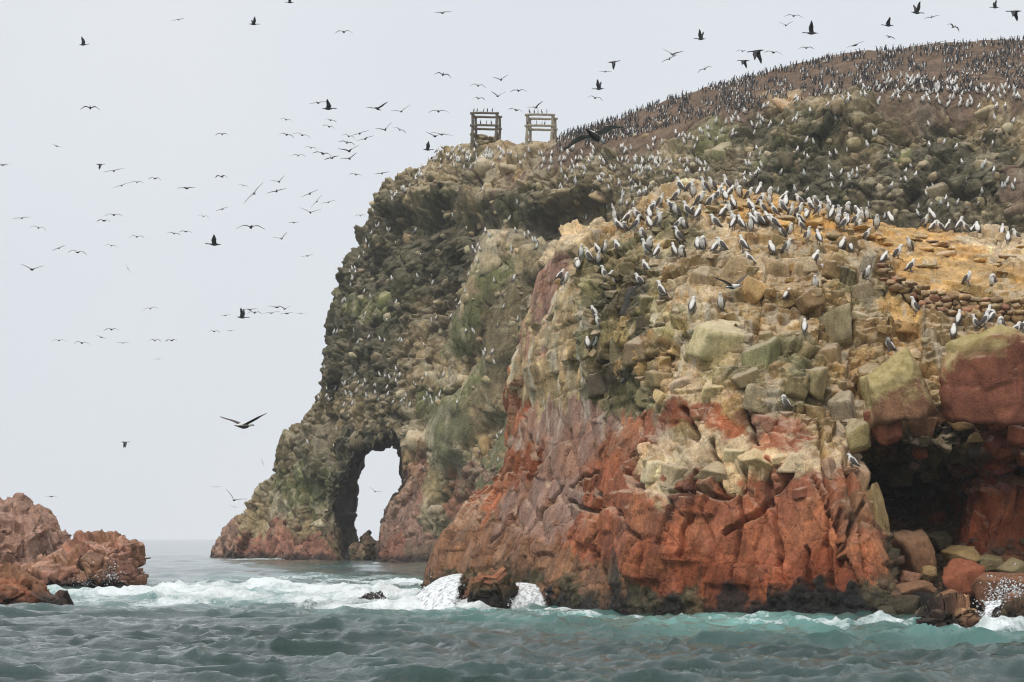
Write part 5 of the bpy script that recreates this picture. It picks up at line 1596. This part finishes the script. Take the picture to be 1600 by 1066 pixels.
scatter(40, lambda: (lambda t: (np.interp(t, [0, 1, 2, 3], [505, 535, 590, 660]) + rf.uniform(0, 10), np.interp(t, [0, 1, 2, 3], [575, 450, 335, 262]) + rf.uniform(-4, 12)))(rf.uniform(0, 3)))
fb.sort(key=lambda c: c[0].y)
FBA = tri_arrays(FB); rest = []
nfar = max(0, 296 - nb)
for k, (p, px, py) in enumerate(fb):
    yaw = rf.uniform(0, 6.28); s = rf.uniform(.95, 1.25)
    if k < nfar:
        o = obj('booby', FB, None, label='small pale booby perched on the far cliff behind the islet', category='bird', group='boobies perched on the far cliff')
        o.location = p; o.rotation_euler = (0, 0, yaw); o.scale = (s,) * 3
    else: rest.append((FBA, p, yaw, s))
mass('booby_colony', rest, [M_WHITE, M_GREYW], 'many small pale boobies scattered over the far cliff')
log('far birds %d %d' % (len(corm), len(fb)))

# ------------------------------------------------------------------ the two old timber frames on the clifftop
M_WOOD = flat_mat('weathered_timber', (0.15, 0.125, 0.095), 0.9, 0.4, 6)
M_WOODL = flat_mat('guano_whitened_timber', (0.33, 0.295, 0.225), 0.9, 0.4, 6)
def bar(a, b, r, seg=6):
    a, b = np.array(a, float), np.array(b, float)
    t = (b - a) / np.linalg.norm(b - a); u = np.cross(t, (0.3, 1, 0.2)); u /= np.linalg.norm(u); v = np.cross(t, u)
    V, F = [], []
    for k in range(4):
        s = k / 3; c = a + (b - a) * s + (u + v) * r * 0.25 * math.sin(k * 2.1 + a[0] * 5)
        rr = r * (1.05 - 0.15 * s)
        for j in range(seg):
            an = 2 * math.pi * j / seg; V.append(c + u * rr * math.cos(an) + v * rr * math.sin(an))
    for k in range(3):
        for j in range(seg): F.append([k * seg + j, k * seg + (j + 1) % seg, (k + 1) * seg + (j + 1) % seg, (k + 1) * seg + j])
    F.append(list(range(seg))[::-1]); F.append([3 * seg + j for j in range(seg)])
    return V, F
def timber_frame(pl, pr, top, bot, Y, label, mats, flip=1):
    base = Vector(P((pl + pr) / 2, bot, Y))
    k = Y / FPX
    root = obj('timber_frame', None, label=label, category='tower'); root.location = base
    W = (pr - pl) * k; H = (bot - top) * k; Dp = W * 0.75
    mid = H * 0.55
    cor = {}
    for i, (sx, sy) in enumerate(((-1, -1), (1, -1), (1, 1), (-1, 1))):
        sk = (0.0, .22, 0.26, 0.20)[i] * W * flip
        x0 = sx * W * .46 + (0.10 * W if sy > 0 else -.02 * W); y0 = sy * Dp / 2
        lean = 0.10 * W * flip if sx > 0 else 0.02 * W
        a = (x0, y0, -.9); b = (x0 + lean * 1.0 - (0.06 * W if (sx > 0) else 0), y0, H * (1.0 if sy < 0 else .97))
        cor[(sx, sy)] = (a, b)
        obj('post', mk('post', [(bar(a, b, .15), 0)], [mats[0]], False), None, root)
    def at(c, z):
        a, b = cor[c]; t = (z - a[2]) / (b[2] - a[2]); return tuple(a[j] + (b[j] - a[j]) * t for j in range(3))
    def ext(p, q, e=.10):
        p, q = np.array(p), np.array(q); d = q - p; return p - d * e, q + d * e
    for z in (H * .93, mid):
        for c1, c2 in (((-1, -1), (1, -1)), ((1, -1), (1, 1)), ((-1, 1), (1, 1)), ((-1, -1), (-1, 1))):
            a, b = ext(at(c1, z), at(c2, z)); off = np.array([0, -.12 if c1[1] + c2[1] < 0 else .12, .02 if c1[1] != c2[1] else 0.1])
            obj('beam', mk('beam', [(bar(a + off, b + off, .12), 0)], [mats[1]], False), None, root)
    for c1, c2, z0, z1 in (((-1, -1), (-1, 1), 0, mid), ((1, 1), (1, -1), 0.1, mid), ((-1, 1), (1, 1), mid, H * .9)):
        if z1 > mid: continue
        obj('brace', mk('brace', [(bar(at(c1, z0), at(c2, z1), .09), 0)], [mats[0]], False), None, root)
    return root, W, H, base
_ya = 232.0; _yb = 227.0
ta = timber_frame(737, 777, 178, 228, _ya, 'dark weathered timber frame tower at the left on the clifftop', [M_WOOD, M_WOOD])
tb = timber_frame(822, 864, 181, 226, _yb, 'pale guano whitened timber frame tower beside the cormorant slope', [M_WOODL, M_WOODL], 1)
heap = obj('stone_heap', None, label='low heap of stones under the dark timber frame tower', category='rocks')
hq = hit(TF, 757, 236)[0] or Vector(P(757, 228, 233)); heap.location = Vector(P(757, 226, 232.5))
for k in range(16):
    o = obj('stone', FARB[k % 8], None, heap)
    s = rf.uniform(.5, 1.3)
    o.scale = (s * 1.3, s, s * .6); o.location = (rf.uniform(-1.2, 1.3), rf.uniform(-.6, .6), rf.uniform(-.5, .9) * (1 - .3 * abs(k % 3 - 1))); o.rotation_euler = (0, rf.uniform(-.3, .3), rf.uniform(0, 3)); o.color = shade(PAL['l'], .2, rf)
for (root, W, H, base), lb in ((ta, 'dark'), (tb, 'pale')):
    for z, n in ((H * .95 + .12, 5), (H * .55 + .14, 4)):
        for k in range(n):
            s = rf.uniform(.75, .95)
            o = obj('cormorant', FC[k % 3], None, label='cormorant perched on a beam of the %s timber frame tower' % lb, category='bird', group='cormorants on the %s timber tower' % lb)
            x = -W * .45 + W * .85 * (k + rf.random() * .6) / n
            o.location = base + Vector((x, -W * .375 - .12, z)); o.rotation_euler = (0, 0, rf.uniform(0, 6.28)); o.scale = (s * .8,) * 3
log('towers')

# ------------------------------------------------------------------ birds in flight
def wing_mesh(name, sg, inner, outer, mat, span=.70, sweep=.06):
    """one wing of real thickness: arm raised by INNER, hand by OUTER (degrees)"""
    n = 7
    rows = []
    y, z = .05, .02
    prev = 0.0
    for k in range(n):
        t = k / (n - 1)
        if k:
            d = span / (n - 1); a = math.radians(inner + (outer - inner) * smooth(.25, .75, np.array(t)).item())
            y += d * math.cos(a); z += d * math.sin(a)
        ch = .235 * (1 - t) ** .55 * (0.9 + .25 * math.sin(math.pi * t)) + .03
        xf = .10 + .07 * math.sin(math.pi * min(1, t * 1.5) * .8) - sweep * t * 2.2 * t
        rows.append((xf, xf - ch, y * sg, z))
    V, F = [], []
    for xf, xb, yy, zz in rows:
        th = .020 * (1 - abs(yy) / 1.2)
        V += [(xf, yy, zz), (xf - (xf - xb) * .35, yy, zz + th), (xb, yy, zz - .004), (xf - (xf - xb) * .35, yy, zz - th)]
    for k in range(n - 1):
        for j in range(4):
            f = [k * 4 + j, k * 4 + (j + 1) % 4, (k + 1) * 4 + (j + 1) % 4, (k + 1) * 4 + j]
            F.append(f if sg < 0 else f[::-1])
    F.append([0, 1, 2, 3] if sg > 0 else [3, 2, 1, 0]); e = (n - 1) * 4; F.append([e + 3, e + 2, e + 1, e] if sg > 0 else [e, e + 1, e + 2, e + 3])
    return mk(name, [((V, F), 0)], [mat])
def fly_body(kind):
    if kind == 'b':
        b = loft([(-.42,0,.0,.012,.006),(-.34,0,.0,.035,.012),(-.22,0,0,.05,.045),(-.05,0,-.005,.082,.08),(.12,0,0,.075,.075),(.23,0,.015,.045,.045),(.31,0,.02,.045,.045),(.36,0,.015,.03,.03),(.47,0,0,.005,.005)], 8)
        return mk('flying_booby', [(b, 0)], [M_WHITE, M_DARK, M_BEAK], True, lambda c, n, m: 2 if c.x > .37 else (1 if (n.z > .35 and c.x < .14) or c.x < -.3 else 0))
    b = loft([(-.38,0,0,.02,.008),(-.28,0,0,.03,.02),(-.15,0,0,.055,.055),(0,0,-.01,.075,.08),(.12,0,0,.06,.06),(.24,0,.02,.028,.028),(.36,0,.03,.024,.024),(.43,0,.035,.03,.03),(.53,0,.03,.004,.004)], 8)
    return mk('flying_cormorant', [(b, 0)], [M_BLACK, M_WHITE], True, lambda c, n, m: 1 if (n.z < -.4 and -.1 < c.x < .16) else 0)
FLYB = {k: fly_body(k) for k in 'bc'}
POSE = {'a': (22, -38), 'v': (34, 24), 'f': (6, -3), 'u': (62, 48), 'd': (-38, -62)}
WINGS = {}
for kd, mat in (('b', M_DARK), ('c', M_BLACK)):
    for ps, (i, o_) in POSE.items():
        for var in (0, 1):
            WINGS[(kd, ps, var)] = [wing_mesh('wing', sg, i * (1, .7)[var], o_ * (1, .75)[var], mat) for sg in (1, -1)]
# column, row, span in the photograph, pose, roll
FLY = """130,70,16,u,0 279,31,18,f,-10 396,38,17,u,0 453,4,14,u,0 537,50,24,a,0 692,20,26,f,-8 141,169,26,a,0 88,228,18,f,20 156,257,14,d,0 178,267,28,f,-12 190,290,24,f,-20 214,285,18,a,0 242,279,18,a,5 291,294,28,f,0 347,210,18,a,0 346,276,20,a,5 447,187,18,a,10 448,211,20,a,10 472,211,24,a,15 497,161,24,f,-5 513,170,22,u,0 514,198,18,a,15 517,188,16,a,10 466,243,20,a,0 486,231,18,a,10 504,240,26,a,10 518,247,22,f,-12 545,213,20,a,15 562,209,26,f,-18 571,217,26,f,-20 542,223,22,a,10 546,236,26,v,-12 546,248,22,v,-18 556,273,18,a,10 597,271,22,f,-10 590,170,28,v,-10 602,203,22,v,-22 625,203,18,a,20 627,174,24,v,-15 685,174,26,a,0 690,210,30,f,10 680,213,24,v,0 692,117,24,a,10 747,134,22,a,5 748,154,18,a,0 778,150,20,v,0 783,125,20,v,-10 810,142,22,a,0 806,172,21,a,15 837,168,22,v,-15 668,234,17,u,0
397,302,38,f,-48 380,290,14,a,10 432,299,28,f,-15 436,284,19,v,-20 484,303,26,f,-25 495,315,22,f,-50 513,316,21,f,-12 485,332,24,v,5 347,327,20,f,-15 318,338,16,a,10 459,348,17,f,0 392,355,36,a,0 335,382,24,u,0 440,373,20,v,-20 480,400,18,f,-10 563,337,16,a,0 34,341,24,f,-8 60,356,22,a,8 4,258,20,f,-5 92,388,20,f,-22 121,394,26,a,8 50,421,28,v,5 162,345,20,a,5 178,336,24,a,0 214,370,20,a,0 174,384,16,a,8 272,365,18,a,8 290,362,18,a,5 235,482,20,a,-10 200,420,8,f,60 378,496,20,u,0 352,493,16,f,-5 390,484,26,f,0 398,489,20,a,0 424,489,24,f,-8 432,480,26,f,5 445,483,16,v,0 448,490,20,f,-5 470,490,14,f,0 335,518,16,a,0 360,517,14,f,0 92,532,18,a,0 128,536,22,a,5 158,527,18,f,20 174,515,20,a,0 192,536,18,f,0 242,532,18,a,0 268,532,18,a,0 247,561,14,f,-10 195,691,14,d,0 366,781,30,v,25 366,792,12,f,15 338,761,9,f,0 410,722,7,f,70 80,776,18,f,0 586,768,16,v,20
936,139,19,u,0 930,153,22,a,10 946,112,18,f,0 958,97,19,d,0 1051,85,26,v,10 1046,92,24,f,-25 1095,61,19,u,0 1101,108,20,a,-20 1160,80,16,a,10 1163,95,19,d,0 1183,80,27,d,0 1208,82,24,a,10 1228,40,18,v,0 1240,25,24,a,5 1268,52,24,u,0 1260,75,20,a,0 1337,70,30,f,-22 1388,40,19,u,0 1390,58,16,a,10 1432,20,22,u,0 1456,27,20,f,-10 1490,42,20,a,25 1467,67,24,f,-12 1555,12,15,u,0 1586,18,24,d,0"""
own = {(381,665): 'large booby gliding with raised dark wings over the sea left of the arch', (930,213): 'large grey winged booby flying low in front of the cormorant slope', (1145,448): 'booby flying with spread wings close in front of the islet crown',
 (366,781): 'dark cormorant with one wing raised just above the horizon by the arch', (586,768): 'tiny bird seen flying through the sea arch', (397,302): 'steeply banked bird with long straight wings left of the cliff', (392,355): 'broad winged bird gliding with drooped wings in the middle of the left sky',
 (335,382): 'dark bird with wings up, seen from the side in the left sky', (513,170): 'dark cormorant in side view at the top of the dense flock', (130,70): 'dark bird with wings up high in the upper left sky', (279,31): 'dark bird gliding near the top edge above the flock', (396,38): 'dark bird with raised wing near the top edge, right of another',
 (453,4): 'dark bird cut by the top edge of the picture', (537,50): 'pale drooped winged bird alone high above the flock', (692,20): 'pale gliding bird high above the left tower', (1183,80): 'largest dark bird flapping over the cormorant slope', (1051,85): 'bird with raised wings crossing another above the ridge',
 (1046,92): 'banked bird crossing behind the one with raised wings above the ridge', (806,172): 'dark bird with drooped wings between the two timber towers', (668,234): 'dark bird taking off from the left end of the clifftop', (195,691): 'small bird flapping alone low over the sea on the left', (80,776): 'distant bird gliding above the left sea rocks',
 (141,169): 'lone drooped winged bird in the upper left sky', (156,257): 'dark bird with wings down above a gliding one in the left sky', (50,421): 'pair winged bird low at the far left with raised wings', (4,258): 'bird cut by the left edge of the picture', (1586,18): 'dark bird flapping down in the upper right corner', (1555,12): 'small bird with raised wing by the upper right corner'}
def sky_zone(px, py):
    if py > 700: return 'tiny distant bird low over the horizon near the arch'
    if px > 880: return 'seabird flying over the cormorant slope'
    if px > 665: return 'seabird flying around the timber towers'
    if 325 <= px < 490 and 470 < py < 530: return 'small dark bird in the tight flock beside the cliff'
    if py > 470: return 'small bird in the loose line low in the left sky'
    if px < 310: return 'seabird gliding in the loose group in the left sky'
    if py < 262: return 'seabird in the dense flock left of the timber towers'
    return 'seabird flying beside the upper left face of the cliff'
rfl = random.Random(515)
def fly(px, py, spanpx, pose, roll, kind=None, Y=None, yaw=None, pitch=0):
    side = pose in 'ud'
    kind = kind or ('c' if side or rfl.random() < .45 else 'b')
    real = 0.95 if side else {'a': 1.28, 'v': 1.2, 'f': 1.46}[pose]
    Y = Y or min(330.0, FPX * real / (spanpx * 1.14))
    nm = 'flying_booby' if kind == 'b' else 'flying_cormorant'
    lab = own.get((int(px), int(py))) or sky_zone(px, py)
    o = obj(nm, FLYB[kind], None, label=lab, category='bird', group='seabirds in flight')
    o.location = P(px, py, Y)
    if yaw is None:
        yaw = rfl.choice([0.15, math.pi - .15]) + rfl.uniform(-.3, .3) if side else math.pi / 2 * rfl.choice([1, -1]) + rfl.uniform(-.45, .45)
    sgn = 1 if math.sin(yaw) >= 0 else -1
    o.rotation_euler = Euler((math.radians(-roll) * -sgn, pitch + rfl.uniform(-.1, .1), yaw), 'XYZ')
    for me in WINGS[(kind, pose, rfl.randrange(2))]: obj('wing', me, None, o)
    return o
for tok in FLY.split():
    a = tok.split(','); fly(float(a[0]), float(a[1]), float(a[2]), a[3], float(a[4]))
fly(381, 665, 78, 'v', -2, 'b', FPX * 1.25 / 78, yaw=math.radians(62))
_big = fly(930, 213, 110, 'a', -14, 'b', 47.0, yaw=math.radians(60), pitch=.15)
for _c, _sg in zip(_big.children, (1, -1)): _c.data = wing_mesh('wing', _sg, 20, -26, flat_mat('pale_grey_wing', (0.27, 0.25, 0.23), 0.8, 0.4, 8))
fly(1145, 448, 46, 'v', -8, 'b', 70.0, yaw=math.radians(-60))
log('flying birds')

# ------------------------------------------------------------------ labels: where many of a kind stand together, count them from the left
def ordinal(n):
    w = ['', 'first', 'second', 'third', 'fourth', 'fifth', 'sixth', 'seventh', 'eighth', 'ninth', 'tenth', 'eleventh', 'twelfth']
    return w[n] if n < len(w) else '%d%s' % (n, 'th' if 10 < n % 100 < 14 else {1: 'st', 2: 'nd', 3: 'rd'}.get(n % 10, 'th'))
byl = {}
for o in COL.objects:
    if o.parent is None and o.get('category') == 'bird': byl.setdefault(o['label'], []).append(o)
for lab, os_ in byl.items():
    if len(os_) < 2 or lab.startswith(('dark cormorant standing in the dense', 'small pale booby perched')): continue
    os_.sort(key=lambda o: o.location.x / o.location.y)
    for k, o in enumerate(os_): o['label'] = lab + ', %s from the left' % ordinal(k + 1)

# ------------------------------------------------------------------ sea haze
def build_haze():
    x0, x1, y0, y1, z0, z1 = -260, 260, -30, 420, -2.0, 56.0
    v = [(x, y, z) for z in (z0, z1) for y in (y0, y1) for x in (x0, x1)]
    f = [(0, 2, 3, 1), (4, 5, 7, 6), (0, 1, 5, 4), (2, 6, 7, 3), (0, 4, 6, 2), (1, 3, 7, 5)]
    me = bpy.data.meshes.new('haze'); me.from_pydata(v, [], f); me.update()
    m = bpy.data.materials.new('haze_air'); m.use_nodes = True
    nt = m.node_tree; nt.nodes.clear()
    out = nt.nodes.new('ShaderNodeOutputMaterial'); vol = nt.nodes.new('ShaderNodeVolumePrincipled')
    vol.inputs['Color'].default_value = (0.97, 0.985, 1.0, 1)
    vol.inputs['Density'].default_value = 0.00026
    nt.links.new(vol.outputs['Volume'], out.inputs['Volume'])
    o = obj('haze', me, m, kind='stuff', label='thin pale sea haze')
    return o
build_haze()
log('done, %d triangles in meshes' % sum(sum(len(p.vertices) - 2 for p in m.polygons) if len(m.polygons) < 60000 else 2 * len(m.polygons) for m in bpy.data.meshes))
